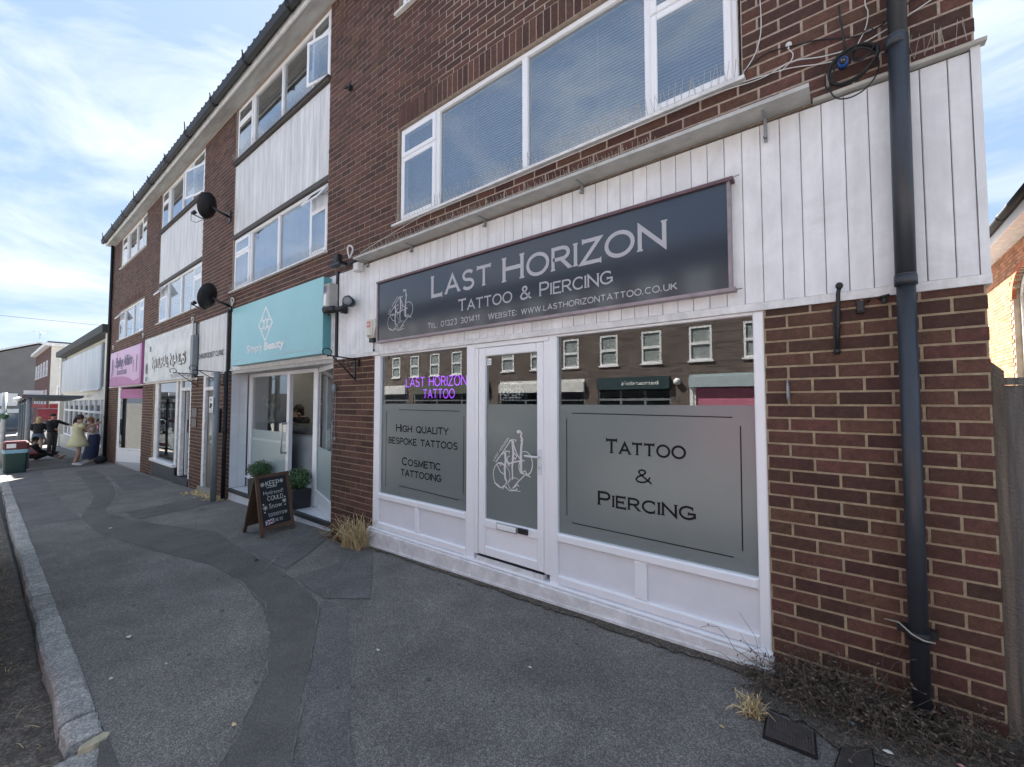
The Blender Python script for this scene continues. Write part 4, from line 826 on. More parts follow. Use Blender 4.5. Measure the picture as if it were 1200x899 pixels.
font_text('small_lettering', 'HAIR AND BEAUTY', (-18.22, -.107, 2.435), (1, 0, 0), (0, 0, 1), 1.24, M_pink, s, height=.06)
p, q = (-18.74, .02), (-16.25, .85)
def on(f, dy=0): return (p[0] + (q[0] - p[0]) * f, p[1] + (q[1] - p[1]) * f + dy)
ps = slab(on(0), on(.05), -.42, 2.05, .05, 'shopfront', M_upvc, T)
slab(on(.0501), on(1), -.40, -.01, .05, 'kick_panel', M_upvc, ps); slab(on(.05), on(1), .0, .06, .06, 'bottom_rail', M_upvc, ps); slab(on(.0502), on(.97), .061, 1.97, .006, 'pane', M_shopglass, ps); slab(on(.0502, -.01), on(.97, -.01), 1.66, 1.97, -.004, 'pink_film', M_pinkd, ps); slab(on(.97), on(1.0), .061, 2.05, .05, 'post', M_upvc, ps)
bx('door_frame', M_upvc, -16.25, -15.37, .88, .93, -.35, 2.05, ps); bx('door_glass', M_frost, -16.15, -15.47, .872, .8795, -.2, 1.9, ps); bx('porch_floor', MATS['pale_floor'], -18.75, -15.36, .0, .95, -.6, -.385, T); bx('porch_soffit', M_ledge, -18.75, -15.36, .0, .95, 2.065, 2.11, T)
m = MB(); m.add([(p[0] + (q[0] - p[0]) * i / 40, p[1] + (q[1] - p[1]) * i / 40 + .2 + .02 * math.sin(i), z) for z in (.07, 1.9) for i in range(41)], [(i, i + 1, 42 + i, 41 + i) for i in range(14, 40)], True); m.build('curtain', mat('grey_curtain', (.16, .175, .175), .8), ps)

# ================================================================== THINGS ON THE WALL
# downpipe
dp = empty('downpipe', (.24, -.10, gz(.24)), 'slate grey plastic downpipe running up the wall by the right corner', 'drainpipe')
def pipe(x0, z0, x1, z1, r=.038, y=-.075): return MB().tube([(x0, y, z0), (x1, y, z1)], r, 20)
pipe(.237, .02, .243, 2.16, .036).build('pipe', M_pipe, dp); pipe(.243, 2.12, .25, 3.36, .0395).build('pipe', M_pipe, dp); pipe(.25, 3.34, .26, 7.1, .037).build('pipe', M_pipe, dp)
for z in (2.13, 3.33): MB().tube([(.243, -.075, z - .015), (.243, -.075, z + .03)], .0435, 20).tube([(.243, -.075, z + .0305), (.243, -.075, z + .04)], .0415, 20).build('collar', M_pipe, dp)
MB().tube([(.237, -.075, .44), (.237, -.075, .475)], .045, 20).box(.165, .31, -.04, -.004, .44, .474).build('bracket', M_pipe_black, dp); MB().tube([(.12, -.02, .475), (.17, -.06, .49), (.21, -.112, .47), (.25, -.122, .455), (.29, -.105, .45)], .004, 5).build('wire_tie', M_wire, dp)
for x, lb, z0_, z1_ in ((-20.22, 'black downpipe at the far left corner of the terrace', -.55, 7.1), (-8.83, 'thin black downpipe between the flat entrance and the tiled beauty salon front', -.2, 2.1)):
    t_ = empty('downpipe', (x, -.06, z0_), lb, 'drainpipe'); MB().tube([(x, -.055, z0_), (x, -.055, z1_)], .045 if x < -15 else .035, 10).build('pipe', M_pipe_black, t_); MB().tube([(x, -.055, 1.0), (x, -.055, 1.05)], .06 if x < -15 else .048, 10).build('collar', M_pipe_black, t_)
# iron latch bar, cleat, little box
h = empty('iron_bar', (-.02, -.02, 1.8), 'short black iron hasp bar on the brick pier right of the tattoo shop window', 'iron fitting')
MB().box(-.045, -.018, -.014, -.001, 1.80, 2.06).tube([(-.03, -.02, 1.805), (-.022, -.03, 1.98), (-.018, -.05, 2.12), (-.012, -.055, 2.155)], .010, 6).ell((-.012, -.056, 2.16), (.017, .014, .02)).ell((-.03, -.02, 1.82), (.016, .014, .016)).ell((-.024, -.025, 1.95), (.014, .014, .014)).build('bar', M_iron, h)
h = empty('wall_cleat', (-.256, -.02, 1.6), 'small grey rope cleat screwed to the brick pier', 'cleat'); MB().box(-.263, -.249, -.012, -.001, 1.58, 1.64).tube([(-.256, -.022, 1.545), (-.256, -.028, 1.58), (-.256, -.028, 1.64), (-.256, -.022, 1.675)], [.003, .007, .007, .003], 6).build('cleat', M_grey, h)
h = empty('junction_box', (.07, -.02, 2.0), 'tiny black box on the brick just under the white boards beside the downpipe', 'box'); MB().box(.055, .088, -.025, -.001, 2.01, 2.075, .004).box(.060, .083, -.04, -.0255, 2.02, 2.032).tube([(.105, -.01, 2.065), (.105, -.02, 2.085)], .006).build('box', M_black, h)
h = empty('bolt_hook', (.19, -.03, 2.09), 'black hooked bolt on the brick left of the downpipe collar', 'hook'); MB().tube([(.15, -.005, 2.075), (.15, -.03, 2.08), (.185, -.035, 2.085)], .007).ell((.165, -.03, 2.06), (.012, .01, .018)).build('hook', M_iron, h)
# cable coil and cables
h = empty('cable_coil', (.07, -.03, 3.3), 'black cable coiled in loops on the wall beside the downpipe, with a blue connector', 'cable')
r_ = random.Random(12)
def loop(cx, cz, rx, rz, tilt, y, n=36, a0=0, a1=360, jit=.004):
    return [(cx + (rx * math.cos(R(a)) * math.cos(tilt) - rz * math.sin(R(a)) * math.sin(tilt)) + r_.uniform(-1, 1) * jit * .3, y + .010 * math.sin(R(a * 2 + 40)), cz + rx * math.cos(R(a)) * math.sin(tilt) + rz * math.sin(R(a)) * math.cos(tilt)) for a in [a0 + (a1 - a0) * i / n for i in range(n + 1)]]
for i in range(7): MB().tube(loop(.075 + r_.uniform(-.006, .006), 3.325 + r_.uniform(-.006, .006), .098 + .004 * i % .014, .082 + r_.uniform(-.006, .006), .5, -.04 - .005 * i), .0042, 6).build('cable_loop', M_iron, h)
MB().tube(loop(.078, 3.265, .098, .125, -.25, -.062, 40, 0, 360), .0038, 6).build('cable_loop', M_iron, h)
for i in range(4): MB().tube(loop(.115, 3.375, .036 + .004 * i, .033 + .003 * i, .2 * i, -.045 - .004 * i), .0032, 5).build('cable_loop', M_iron, h)
MB().tube(loop(-.028, 3.29, .016, .045, .1, -.04), .0035, 5).build('cable_loop', M_iron, h)
MB().tube([(.035, -.03, 3.355), (.035, -.075, 3.35)], .023, 16).build('connector', mat('blue_plastic', (.03, .11, .38), .3), h); MB().tube([(.035, -.0755, 3.35), (.035, -.082, 3.349)], .017, 14).build('connector_face', M_black, h); MB().ell((.030, -.084, 3.351), (.003, .002, .003), 6, 4).ell((.041, -.084, 3.348), (.003, .002, .003), 6, 4).build('pin', M_wire, h)
h = empty('antenna_rod', (.03, -.03, 3.45), 'short straight black aerial rod sticking up beside the cable coil', 'aerial'); MB().tube([(.048, -.03, 3.43), (.032, -.035, 3.60), (.026, -.036, 3.69)], [.006, .005, .0035], 6).build('rod', M_black, h)
def cable(name, pts, r, m, label, cat='cable', n=8):
    P = []  # Catmull-Rom
    Q = [Vector(p) for p in pts]; Q = [Q[0]] + Q + [Q[-1]]
    for i in range(1, len(Q) - 2):
        for k in range(n): t = k / n; P.append(.5 * ((2 * Q[i]) + (-Q[i - 1] + Q[i + 1]) * t + (2 * Q[i - 1] - 5 * Q[i] + 4 * Q[i + 1] - Q[i + 2]) * t * t + (-Q[i - 1] + 3 * Q[i] - 3 * Q[i + 1] + Q[i + 2]) * t ** 3))
    P.append(Q[-1]); return tag(MB().tube(P, r, 5).build(name, m, loc=tuple(pts[0])), label, cat)
cable('white_cable', [(-.36, -.006, 4.8), (-.352, -.006, 4.2), (-.34, -.006, 3.9), (-.345, -.007, 3.75), (-.38, -.008, 3.64), (-.44, -.01, 3.56), (-.455, -.012, 3.53)], .003, M_white_cable, 'white cable dropping down the brick beside the right end of the first floor window')
cable('white_cable', [(-4.6, -.02, 3.36), (-3.4, -.048, 3.475), (-2.3, -.046, 3.468), (-1.2, -.046, 3.475), (-.62, -.046, 3.48), (-.35, -.02, 3.475), (-.2, -.02, 3.50), (-.05, -.02, 3.455), (.08, -.03, 3.43), (.22, -.03, 3.455), (.40, -.01, 3.53)], .003, M_white_cable, 'long white cable sagging along the brick above the pale ledge')
cable('white_cable', [(-.455, -.012, 3.505), (-.33, -.012, 3.49), (-.2, -.012, 3.47), (-.05, -.012, 3.42), (.03, -.02, 3.40)], .0028, M_white_cable, 'second white cable running just under the sagging one towards the coil')
cable('white_cable', [(-.205, -.01, 3.605), (-.205, -.02, 3.58), (-.185, -.02, 3.54), (-.2, -.015, 3.505), (-.25, -.015, 3.47)], .0028, M_white_cable, 'short white cable curling down from a round wall cap')
cable('white_cable', [(.15, -.01, 4.3), (.145, -.01, 3.8), (.135, -.012, 3.66), (.145, -.015, 3.6), (.135, -.02, 3.52), (.10, -.03, 3.44)], .0026, M_white_cable, 'thin white cable hanging down behind the aerial rod to the coil')
cable('black_cable', [(-.46, -.008, 3.55), (-.38, -.01, 3.60), (-.31, -.01, 3.62), (-.2, -.01, 3.60), (-.05, -.01, 3.56), (.08, -.012, 3.50), (.2, -.012, 3.50), (.4, -.01, 3.62)], .004, M_iron, 'black cable crossing the bricks from the window end to the downpipe')
cable('black_cable', [(.07, -.02, 3.41), (.10, -.03, 3.47), (.15, -.03, 3.50), (.16, -.03, 3.46), (.135, -.03, 3.40)], .003, M_iron, 'black cable tail looping above the coil')
cable('black_cable', [(.30, -.02, 3.62), (.34, -.03, 3.585), (.40, -.03, 3.60), (.47, -.02, 3.66)], .004, M_iron, 'black cable right of the downpipe near the top corner')
tag(MB().tube([(-.205, -.001, 3.615), (-.205, -.012, 3.612)], .016, 12).build('cable_grommet', M_white_cable), 'round white cable cap on the brick between window and coil', 'cable cap')
for k, (a, z) in enumerate(((-4.31, 3.37), )):
    pass
# alarm boxes, lights, cameras
h = empty('alarm_box', (-4.27, -.05, 2.3), 'cream wedge alarm box with red logo panel left of the slate sign', 'alarm box')
MB().prism([(-4.345, -.01, 2.50), (-4.19, -.01, 2.50), (-4.165, -.01, 2.43), (-4.215, -.01, 2.285), (-4.325, -.01, 2.285), (-4.37, -.01, 2.43)], (0, -.06, 0)).build('case', mat('cream_plastic', (.60, .58, .50), .4), h)
MB().box(-4.32, -4.225, -.095, -.0705, 2.30, 2.485, .015).build('cover', MATS['cream_plastic'], h)
t = Txt((0, -.096, 0)); t.poly([(-4.305, 2.405), (-4.24, 2.405), (-4.24, 2.47), (-4.305, 2.47)]); t.build('logo_panel', mat('orange_red', (.62, .10, .04), .4), h); t = Txt((0, -.0985, 0)); t.text('USS', -4.297, -4.248, 2.42, .036, wt=.16); [t.stroke([(-4.305, z), (-4.24, z)], .004) for z in (2.385, 2.37, 2.345)]; t.build('logo_lettering', M_whitetxt, h)
MB().box(-4.31, -4.225, -.07, -.012, 2.235, 2.2845, .01).tube([(-4.262, -.03, 2.235), (-4.262, -.03, 2.15)], .006, 6).ell((-4.262, -.03, 2.145), (.013, .013, .016)).build('strobe', mat('dark_green_plastic', (.012, .03, .025), .3), h)
h = empty('alarm_box', (-5.2, -.08, 2.75), 'tall grey weathered alarm box with purple label right of the turquoise sign', 'alarm box')
MB().box(-5.235, -5.09, -.14, -.022, 2.75, 3.06, .012).build('case', mat('grey_beige_plastic', (.36, .36, .34), .5), h); t = Txt((0, -.1415, 0)); t.poly([(-5.222, 2.945), (-5.145, 2.945), (-5.145, 3.03), (-5.222, 3.03)]); t.build('label_panel', mat('faded_purple', (.17, .13, .20), .6), h); t = Txt((0, -.1415, 0)); t.poly([(-5.22, 2.78), (-5.15, 2.78), (-5.15, 2.925), (-5.22, 2.925)]); t.build('label_panel', M_whitetxt, h)
MB().box(-5.24, -5.10, -.13, -.03, 2.70, 2.7495, .01).tube([(-5.2, -.08, 2.70), (-5.2, -.08, 2.66)], .012, 6).build('strobe', M_black, h)
tag(MB().box(-5.215, -5.195, -.02, -.002, 2.15, 2.70).build('conduit', M_upvc_dirty), 'white conduit running down from the tall grey alarm box', 'conduit')
h = empty('security_light', (-4.85, -.08, 2.68), 'pair of black spotlights with round lens on the white boards left of the slate sign', 'spotlight')
MB().tube([(-4.95, -.13, 2.70), (-5.08, -.20, 2.69)], [.045, .05], 12).build('lamp_head', M_black, h); MB().tube([(-4.86, -.09, 2.70), (-4.97, -.14, 2.695)], .035, 10).box(-4.90, -4.85, -.09, -.021, 2.65, 2.74).ell((-4.82, -.10, 2.71), (.03, .03, .03)).build('mount', M_black, h)
MB().tube([(-4.72, -.06, 2.765), (-4.64, -.145, 2.755)], [.06, .065], 14).build('lamp_head', M_black, h); MB().tube([(-4.6405, -.1455, 2.755), (-4.635, -.15, 2.754)], .05, 14).build('lens', M_greyp, h); MB().tube([(-4.78, -.03, 2.76), (-4.78, -.1, 2.755), (-4.72, -.07, 2.76)], .012, 6).tube([(-4.78, -.05, 2.77), (-4.78, -.05, 2.86)], .014, 6).tube([(-4.9, -.05, 2.73), (-4.9, -.05, 2.81)], .014, 6).build('mount', M_black, h)
h = empty('floodlight', (-4.86, -.12, 3.25), 'small black floodlight on the corner of the boards under the first floor brick', 'floodlight')
MB().box(-4.93, -4.82, -.19, -.12, 3.25, 3.36, .015).build('lamp_head', M_iron, h); MB().box(-4.98, -4.74, -.21, -.12, 3.215, 3.2395).tube([(-4.88, -.12, 3.3), (-4.88, -.02, 3.28)], .016).tube([(-4.72, -.1, 3.22), (-4.6, -.06, 3.26)], .02).build('mount', M_black, h)
h = empty('bell_box', (-4.58, -.06, 3.2), 'small white fitting with a pale ring at the left end of the ledge', 'fitting'); MB().box(-4.62, -4.515, -.10, -.02, 3.12, 3.22, .01).build('case', M_upvc_dirty, h); MB().tube(loop(-4.65, 3.36, .05, .075, .1, -.12, 24), .011, 6).build('ring', M_white_cable, h)
for x, z, lb in ((-8.72, 3.37, 'pale plastic ring on the brick below the left end of the salon window'), (-11.0, 3.3, 'pale ring on the brick above the nail shop sign edge'), (-15.4, 3.4, 'pale ring on the brick above the pink sign right end'), (-19.6, 3.4, 'pale ring on the brick above the pink sign left end')):
    h = empty('wall_ring', (x, -.02, z), lb, 'ring', 'pale rings on the brick above the shops'); MB().tube(loop(x, z, .045, .07, 0, -.03, 20), .012, 6).tube([(x, -.002, z + .07), (x, -.03, z + .07)], .012).build('ring', M_white_cable, h)
# hanging basket brackets
def basket(x, z, L_, lab):
    h = empty('basket_bracket', (x, -.02, z), lab, 'bracket', 'black iron hanging basket brackets'); m = MB()
    m.box(x - .012, x + .012, -.012, -.001, z - .26, z + .03); m.tube([(x, -.01, z), (x, -L_, z + .02)], .009, 6); m.tube([(x, -.01, z - .24), (x, -L_ * .45, z - .10), (x, -L_ * .8, z + .005)], .008, 6)
    m.build('arm', M_iron, h); m = MB()
    m.tube([(x, -L_ + .055 * math.sin(R(a)) * 1, z + .055 - .045 * math.cos(R(a))) for a in range(0, 330, 20)], .007, 5)
    for (cy, cz, r0) in ((-.07, z - .06, .045), (-.10, z - .13, .035), (-.17, z - .045, .03)): m.tube([(x, cy + r0 * (1 - i / 22) * math.cos(i * .5), cz + r0 * (1 - i / 22) * math.sin(i * .5)) for i in range(18)], .005, 5)
    m.build('scrollwork', M_iron, h)
basket(-4.69, 2.07, .36, 'black scrolled iron bracket on the pier between the salon and tattoo shop')
basket(-10.62, 2.12, .42, 'black scrolled iron bracket at the right edge of the nail shop')
basket(-9.13, 2.10, .48, 'black scrolled iron bracket behind the grey pole')
tag(MB().box(-4.60, -4.585, -.03, -.001, 1.97, 2.06).box(-4.605, -4.58, -.035, -.0305, 1.98, 2.0).build('small_hook', M_iron), 'tiny black hook under the boards left of the tattoo window', 'hook')
h = empty('door_plaque', (-10.72, -.01, 1.1), 'dull metal name plaque on the brick pier between nail shop and flat door', 'plaque'); bx('plate', mat('dull_bronze', (.10, .085, .08), .5), -10.9, -10.58, -.018, -.002, 1.24, 1.42, h); bx('plate', MATS['dull_bronze'], -10.88, -10.6, -.018, -.002, 1.02, 1.2, h)
h = empty('entry_phone', (-9.24, -.03, 1.2), 'black door entry panel on the pier right of the flat door', 'intercom'); bx('panel', M_black, -9.31, -9.19, -.04, -.002, .98, 1.42, h, .008)
h = empty('tap_fitting', (-5.12, -.03, 1.7), 'small weathered fitting with a thin wire on the brick right of the salon side light', 'fitting'); MB().ell((-5.12, -.03, 1.72), (.03, .03, .06)).tube([(-5.12, -.01, 1.66), (-5.13, -.01, 1.3), (-5.125, -.01, 1.1)], .005, 5).ell((-5.12, -.01, 1.08), (.02, .015, .03)).build('fitting', M_greyp, h)
# satellite dishes
def dish(x, z, label, sc=1.0):
    h = empty('satellite_dish', (x + .12, -.02, z - .12), label, 'satellite dish', 'satellite dishes on the upper brickwork')
    c = Vector((x, -.30, z)); nrm = Vector((-.80, -.52, .28)).normalized(); u = nrm.cross(Vector((0, 0, 1))).normalized(); v = u.cross(nrm)
    m = MB(); rings = []
    for r in (0, .12, .24, .335): rings.append([c + (u * math.cos(R(k * 15)) * 1.0 + v * math.sin(R(k * 15)) * 1.12) * r * sc + nrm * (r * r * .55) for k in range(24)])
    for r in (.345, .24, .12, 0): rings.append([c + (u * math.cos(R(k * 15)) * 1.0 + v * math.sin(R(k * 15)) * 1.12) * r * sc + nrm * (r * r * .55 - .012) for k in range(24)])
    m.loft(rings, cap=False); m.build('reflector', mat('dish_black', (.012, .013, .016), .55), h)
    b = c - nrm * .05; w_ = Vector((x + .12, -.01, z - .14)); MB().tube([b, b + (w_ - b) * .45 + Vector((0, -.05, 0)), w_], .022, 8).box(w_.x - .05, w_.x + .05, -.02, -.002, w_.z - .1, w_.z + .1).build('wall_arm', M_black, h)
    e_ = c - v * .38 * sc; l_ = c - v * .22 + nrm * .30 - u * .02; MB().tube([e_, e_ + nrm * .1 - v * .02, l_], .011, 6).build('feed_arm', M_black, h); MB().tube([l_ - nrm * .02, l_ + (c - l_).normalized() * .09], [.03, .034], 8).build('receiver', M_black, h)
    MB().tube([l_, l_ + Vector((0, 0, -.14)), l_ + Vector((.12, .05, -.19)), e_], .005, 5).build('lead', M_black, h)
dish(-9.15, 5.17, 'black satellite dish beside the upper boarded panel', .62)
dish(-8.98, 3.45, 'black satellite dish above the white boards left of the turquoise sign', .62)
h = empty('wall_vent', (-4.88, -.02, 5.57), 'tiny black fitting high on the brick left of the first floor window', 'fitting'); MB().box(-4.90, -4.86, -.05, -.002, 5.54, 5.60, .006).tube([(-4.88, -.04, 5.57), (-4.92, -.08, 5.55)], .016, 8).build('case', M_black, h)

# ================================================================== STREET THINGS
def ang_frame(base, deg):
    c, s_ = math.cos(R(deg)), math.sin(R(deg)); b = Vector(base)
    return lambda p: Vector((b.x + p[0] * c - p[1] * s_, b.y + p[0] * s_ + p[1] * c, b.z + p[2]))
# chalkboard A-board: front panel faces +x
zb = gz(-5.8, -.4)
ab = empty('chalkboard', (-5.9, -.4, zb), 'brown wooden A-board chalkboard with white chalk writing and a small union flag on the pavement', 'chalkboard')
Fb = [Vector((-5.69, -.625, gz(-5.7, -.6) + .005)), Vector((-5.76, -.185, gz(-5.7, -.2) + .005))]; Ft = [Vector((-5.915, -.63, zb + .735)), Vector((-5.985, -.20, zb + .735))]
Bb = [Vector((-6.17, -.66, gz(-6.2, -.6) + .005)), Vector((-6.25, -.22, gz(-6.2, -.2) + .005))]
fu = (Fb[1] - Fb[0]).normalized(); fv = (Ft[0] - Fb[0]).normalized(); fn_ = fu.cross(fv).normalized(); W_ = (Fb[1] - Fb[0]).length; H_ = (Ft[0] - Fb[0]).length
def fbox(m, o, u, v, n, a0, a1, b0, b1, c0, c1): return m.hexa([o + u * a + v * b + n * c for b, c_ in ((b0, 0), (b1, 0)) for a, c in ((a0, c0), (a1, c0), (a1, c1), (a0, c1))])
m = MB(); fbox(m, Fb[0], fu, fv, -fn_, 0, .042, 0, H_, 0, .02); fbox(m, Fb[0], fu, fv, -fn_, W_ - .042, W_, 0, H_, 0, .02); fbox(m, Fb[0], fu, fv, -fn_, .0425, W_ - .0425, H_ - .04, H_, 0, .02); fbox(m, Fb[0], fu, fv, -fn_, .0425, W_ - .0425, .075, .115, 0, .02); m.build('front_frame', M_wood, ab)
m = MB(); fbox(m, Fb[0], fu, fv, -fn_, .0425, W_ - .0425, .1155, H_ - .0405, .006, .012); m.build('board', M_chalk, ab)
bv = (Ft[0] - Vector((.03, 0, .01)) - Bb[0]).normalized(); HB = (Ft[0] - Bb[0]).length - .02; bn = fu.cross(bv).normalized()
m = MB(); fbox(m, Bb[0], fu, bv, bn, 0, .04, 0, HB, -.01, .01); fbox(m, Bb[0], fu, bv, bn, W_ - .04, W_, 0, HB, -.01, .01); fbox(m, Bb[0], fu, bv, bn, .0405, W_ - .0405, .08, HB, -.005, .005); m.build('rear_frame', M_wood, ab)
o_ = Fb[0] - fn_ * .0052; t = Txt(o_, fu, fv, fn_); mid = W_ / 2
def chalk(txt, x, z, w_, h_, off=.0): 
    oo = font_text('chalk_word', txt, o_ + fu * x + fv * z + fn_ * .0015, fu, fv, w_, M_chalktxt, ab, offset=off, height=h_)
t.text('KEEP', .13, .30, .605, .072, wt=.12); t.stroke([(.13, .592), (.27, .594)], .006); chalk('Hydrated!', .085, .505, .26, .065, -.01); t.text('COULD', .13, .335, .425, .058, wt=.12)
chalk('Snow', .14, .325, .17, .062, -.005); chalk('tomorrow', .12, .225, .25, .048, -.008); chalk('xx xx', .20, .150, .10, .04, -.01)
for x, z, r_ in ((.085, .64, .03), (.335, .655, .028), (.09, .345, .032), (.345, .39, .03)):
    for a in range(0, 180, 45): t.stroke([(x - r_ * math.cos(R(a)), z - r_ * math.sin(R(a))), (x + r_ * math.cos(R(a)), z + r_ * math.sin(R(a)))], .006)
for x, z in ((.07, .39), (.08, .29), (.36, .435), (.35, .335)): t.disc(x, z, .010)
t.build('chalk_drawing', M_chalktxt, ab)
t = Txt(o_ + fn_ * .001, fu, fv, fn_); t.poly([(.075, .13), (.185, .145), (.185, .20), (.075, .185)]); t.build('flag_white', M_whitetxt, ab)
t = Txt(o_ + fn_ * .003, fu, fv, fn_)
for P in (((.082, .137), (.118, .152)), ((.178, .192), (.142, .177)), ((.082, .181), (.118, .168)), ((.178, .150), (.142, .163))): t.stroke(P, .012)
t.build('flag_blue', mat('flag_blue', (.05, .07, .25), .6), ab); t = Txt(o_ + fn_ * .005, fu, fv, fn_); t.stroke([(.075, .158), (.185, .172)], .010); t.stroke([(.13, .138), (.13, .193)], .010); t.build('flag_red', mat('flag_red', (.4, .03, .05), .6), ab)
# planters
def planter(x, y, z, label, sz=.27, br=.185, seed=1, sq=1.0):
    h = empty('planter', (x, y, z), label, 'potted plant', 'box ball plants in black square pots')
    a = sz / 2; b = a * .93; m = MB().hexa([(x - b, y - b, z), (x + b, y - b, z), (x + b, y + b, z), (x - b, y + b, z), (x - a, y - a, z + sz), (x + a, y - a, z + sz), (x + a, y + a, z + sz), (x - a, y + a, z + sz)]); m.build('pot', M_black, h)
    MB().box(x - a + .02, x + a - .02, y - a + .02, y + a - .02, z + sz + .0005, z + sz + .006).build('compost', M_soil, h); MB().tube([(x, y, z + sz), (x, y, z + sz + .12)], .012, 6).build('stem', M_twig, h)
    r_ = random.Random(seed); m = MB(); c = Vector((x, y, z + sz + br * .80))
    for i in range(1900):
        d = Vector((r_.gauss(0, 1), r_.gauss(0, 1), r_.gauss(0, 1))).normalized(); lump = 1 + .22 * mnoise.noise(d * 2.6 + Vector((seed, 0, 0)))
        q = c + Vector((d.x, d.y, d.z * .82)) * br * lump * r_.uniform(.62, 1.06); n_ = (d + Vector((r_.uniform(-1, 1), r_.uniform(-1, 1), r_.uniform(-.3, 1))) * .7).normalized(); u = n_.orthogonal().normalized(); u = (Matrix.Rotation(r_.uniform(0, 6.3), 3, n_) @ u); v = n_.cross(u); L_ = r_.uniform(.012, .02)
        m.add([q - u * L_, q + v * L_ * .55 - n_ * .002, q + u * L_, q - v * L_ * .55 - n_ * .002], [(0, 1, 2, 3)])
    m.build('foliage', M_leaf, h)
planter(-6.37, .125, .0015, 'round box bush in a black square pot on the salon porch beside the chalkboard', seed=3)
planter(-7.72, .12, .0015, 'small round box bush in a black pot half hidden behind the chalkboard', seed=8)
# grey pole with notice
h = empty('sign_pole', (-8.84, -.2, gz(-8.84, -.2)), 'short grey steel pole with a small white notice in front of the salon pier', 'pole')
MB().tube([(-8.84, -.2, gz(-8.84, -.2) - .02), (-8.835, -.2, 2.08)], .047, 14).build('pole', M_greyp, h); MB().tube([(-8.835, -.2, 2.0805), (-8.835, -.2, 2.095)], .05, 14).build('cap', M_greyp, h)
MB().box(-8.98, -8.79, -.262, -.252, 1.36, 1.64, .002).build('notice_plate', M_whitetxt, h); t = Txt((0, -.2635, 0)); t.text('NO', -8.93, -8.85, 1.57, .04, wt=.2); t.poly([(-8.96, 1.44), (-8.86, 1.44), (-8.82, 1.48), (-8.82, 1.52), (-8.94, 1.53)]); [t.stroke([(-8.96, z), (-8.81, z)], .008) for z in (1.375, 1.40, 1.425)]; t.build('notice_print', M_blktxt, h)
m = MB(); r_ = random.Random(31)
for i in range(160): x, y = r_.uniform(-10.4, -8.7), -abs(r_.gauss(0, .13)) - .02; m.box(x, x + r_.uniform(.01, .05), y, y + .03, gz(x, y) + .002, gz(x, y) + r_.uniform(.006, .03))
tag(m.build('leaf_litter', M_straw), kind='stuff')
# dry grass
def tuft(x0, x1, y0, y1, n, hmax, label, m_, seed, name='dry_grass', lean=.12, group=None):
    r_ = random.Random(seed); m = MB()
    for i in range(n):
        x, y = r_.uniform(x0, x1), r_.uniform(y0, y1); z = gz(x, y); hh = hmax * r_.uniform(.35, 1); dx, dy = r_.gauss(0, lean), r_.gauss(-.04, lean * .8)
        P = [Vector((x, y, z)), Vector((x + dx * .3, y + dy * .3, z + hh * .55)), Vector((x + dx, y + dy, z + hh))]
        if r_.random() < .35: P.append(P[-1] + Vector((dx * .6, dy * .6, -hh * .25)))
        m.tube(P, [.0034, .0028, .0020, .0012][:len(P)], 3, cap=False)
        if r_.random() < .4: m.ell(P[2], (.004, .004, .012), 5, 4)
        for k in range(2): a = r_.uniform(0, 6.3); q = P[1] if k else P[0]; m.tube([q, q + Vector((math.cos(a) * .05, math.sin(a) * .05, r_.uniform(.0, .05)))], [.0022, .0006], 3, cap=False)
    return tag(m.build(name, m_, loc=((x0 + x1) / 2, (y0 + y1) / 2, gz((x0 + x1) / 2))), label, 'weed', group)
tuft(-4.56, -4.22, -.24, -.06, 170, .36, 'tall tuft of dry straw coloured grass at the left foot of the tattoo shop front', M_straw, 4, lean=.10)
tuft(-4.98, -4.60, -.16, -.03, 130, .17, 'low brown withered tuft at the foot of the brick pier beside the taller straw grass', mat('brown_straw', (.20, .12, .055), .9, var=.3, isl=.3), 6)
tuft(-.44, -.37, -.46, -.38, 44, .10, 'small straw coloured grass tuft by the manhole cover', M_straw, 21, lean=.035)
# dead weeds at the right corner
bush = empty('dead_weeds', (0, -.15, gz(0)), 'heap of dead brown twiggy weeds against the brick at the right corner', 'weed')
m = MB(); lf = MB(); r_ = random.Random(77)
for i in range(1900):
    x = min(.60, max(-.42, r_.gauss(.08, .25) if i % 3 else r_.gauss(-.12, .12))); y = -.02 - abs(r_.gauss(0, .12)); z = gz(x, y); q = Vector((x, y, z)); d = Vector((r_.gauss(-.15, .6), r_.gauss(-.25, .35), r_.uniform(.0, 1.15))).normalized(); P = [q]; n_ = r_.randint(3, 8); L_ = r_.uniform(.014, .042) * (1.7 if i % 19 == 0 else 1)
    for k in range(n_):
        d = (d + Vector((r_.gauss(0, .35), r_.gauss(0, .3), r_.gauss(-.14, .3)))).normalized(); nq = P[-1] + d * L_
        nq.y = min(nq.y, -.008); nq.z = max(nq.z, gz(nq.x, nq.y) + .004); P.append(nq)
        if r_.random() < .5: s_ = Vector((r_.gauss(0, 1), r_.gauss(0, 1), r_.gauss(0, 1))).normalized(); u = s_.orthogonal().normalized() * .009; lf.add([nq, nq + s_ * .010 + u * .5, nq + s_ * .02, nq + s_ * .010 - u * .5], [(0, 1, 2, 3)])
    m.tube(P, [.0022 - .0012 * k / n_ for k in range(n_ + 1)], 3, cap=False)
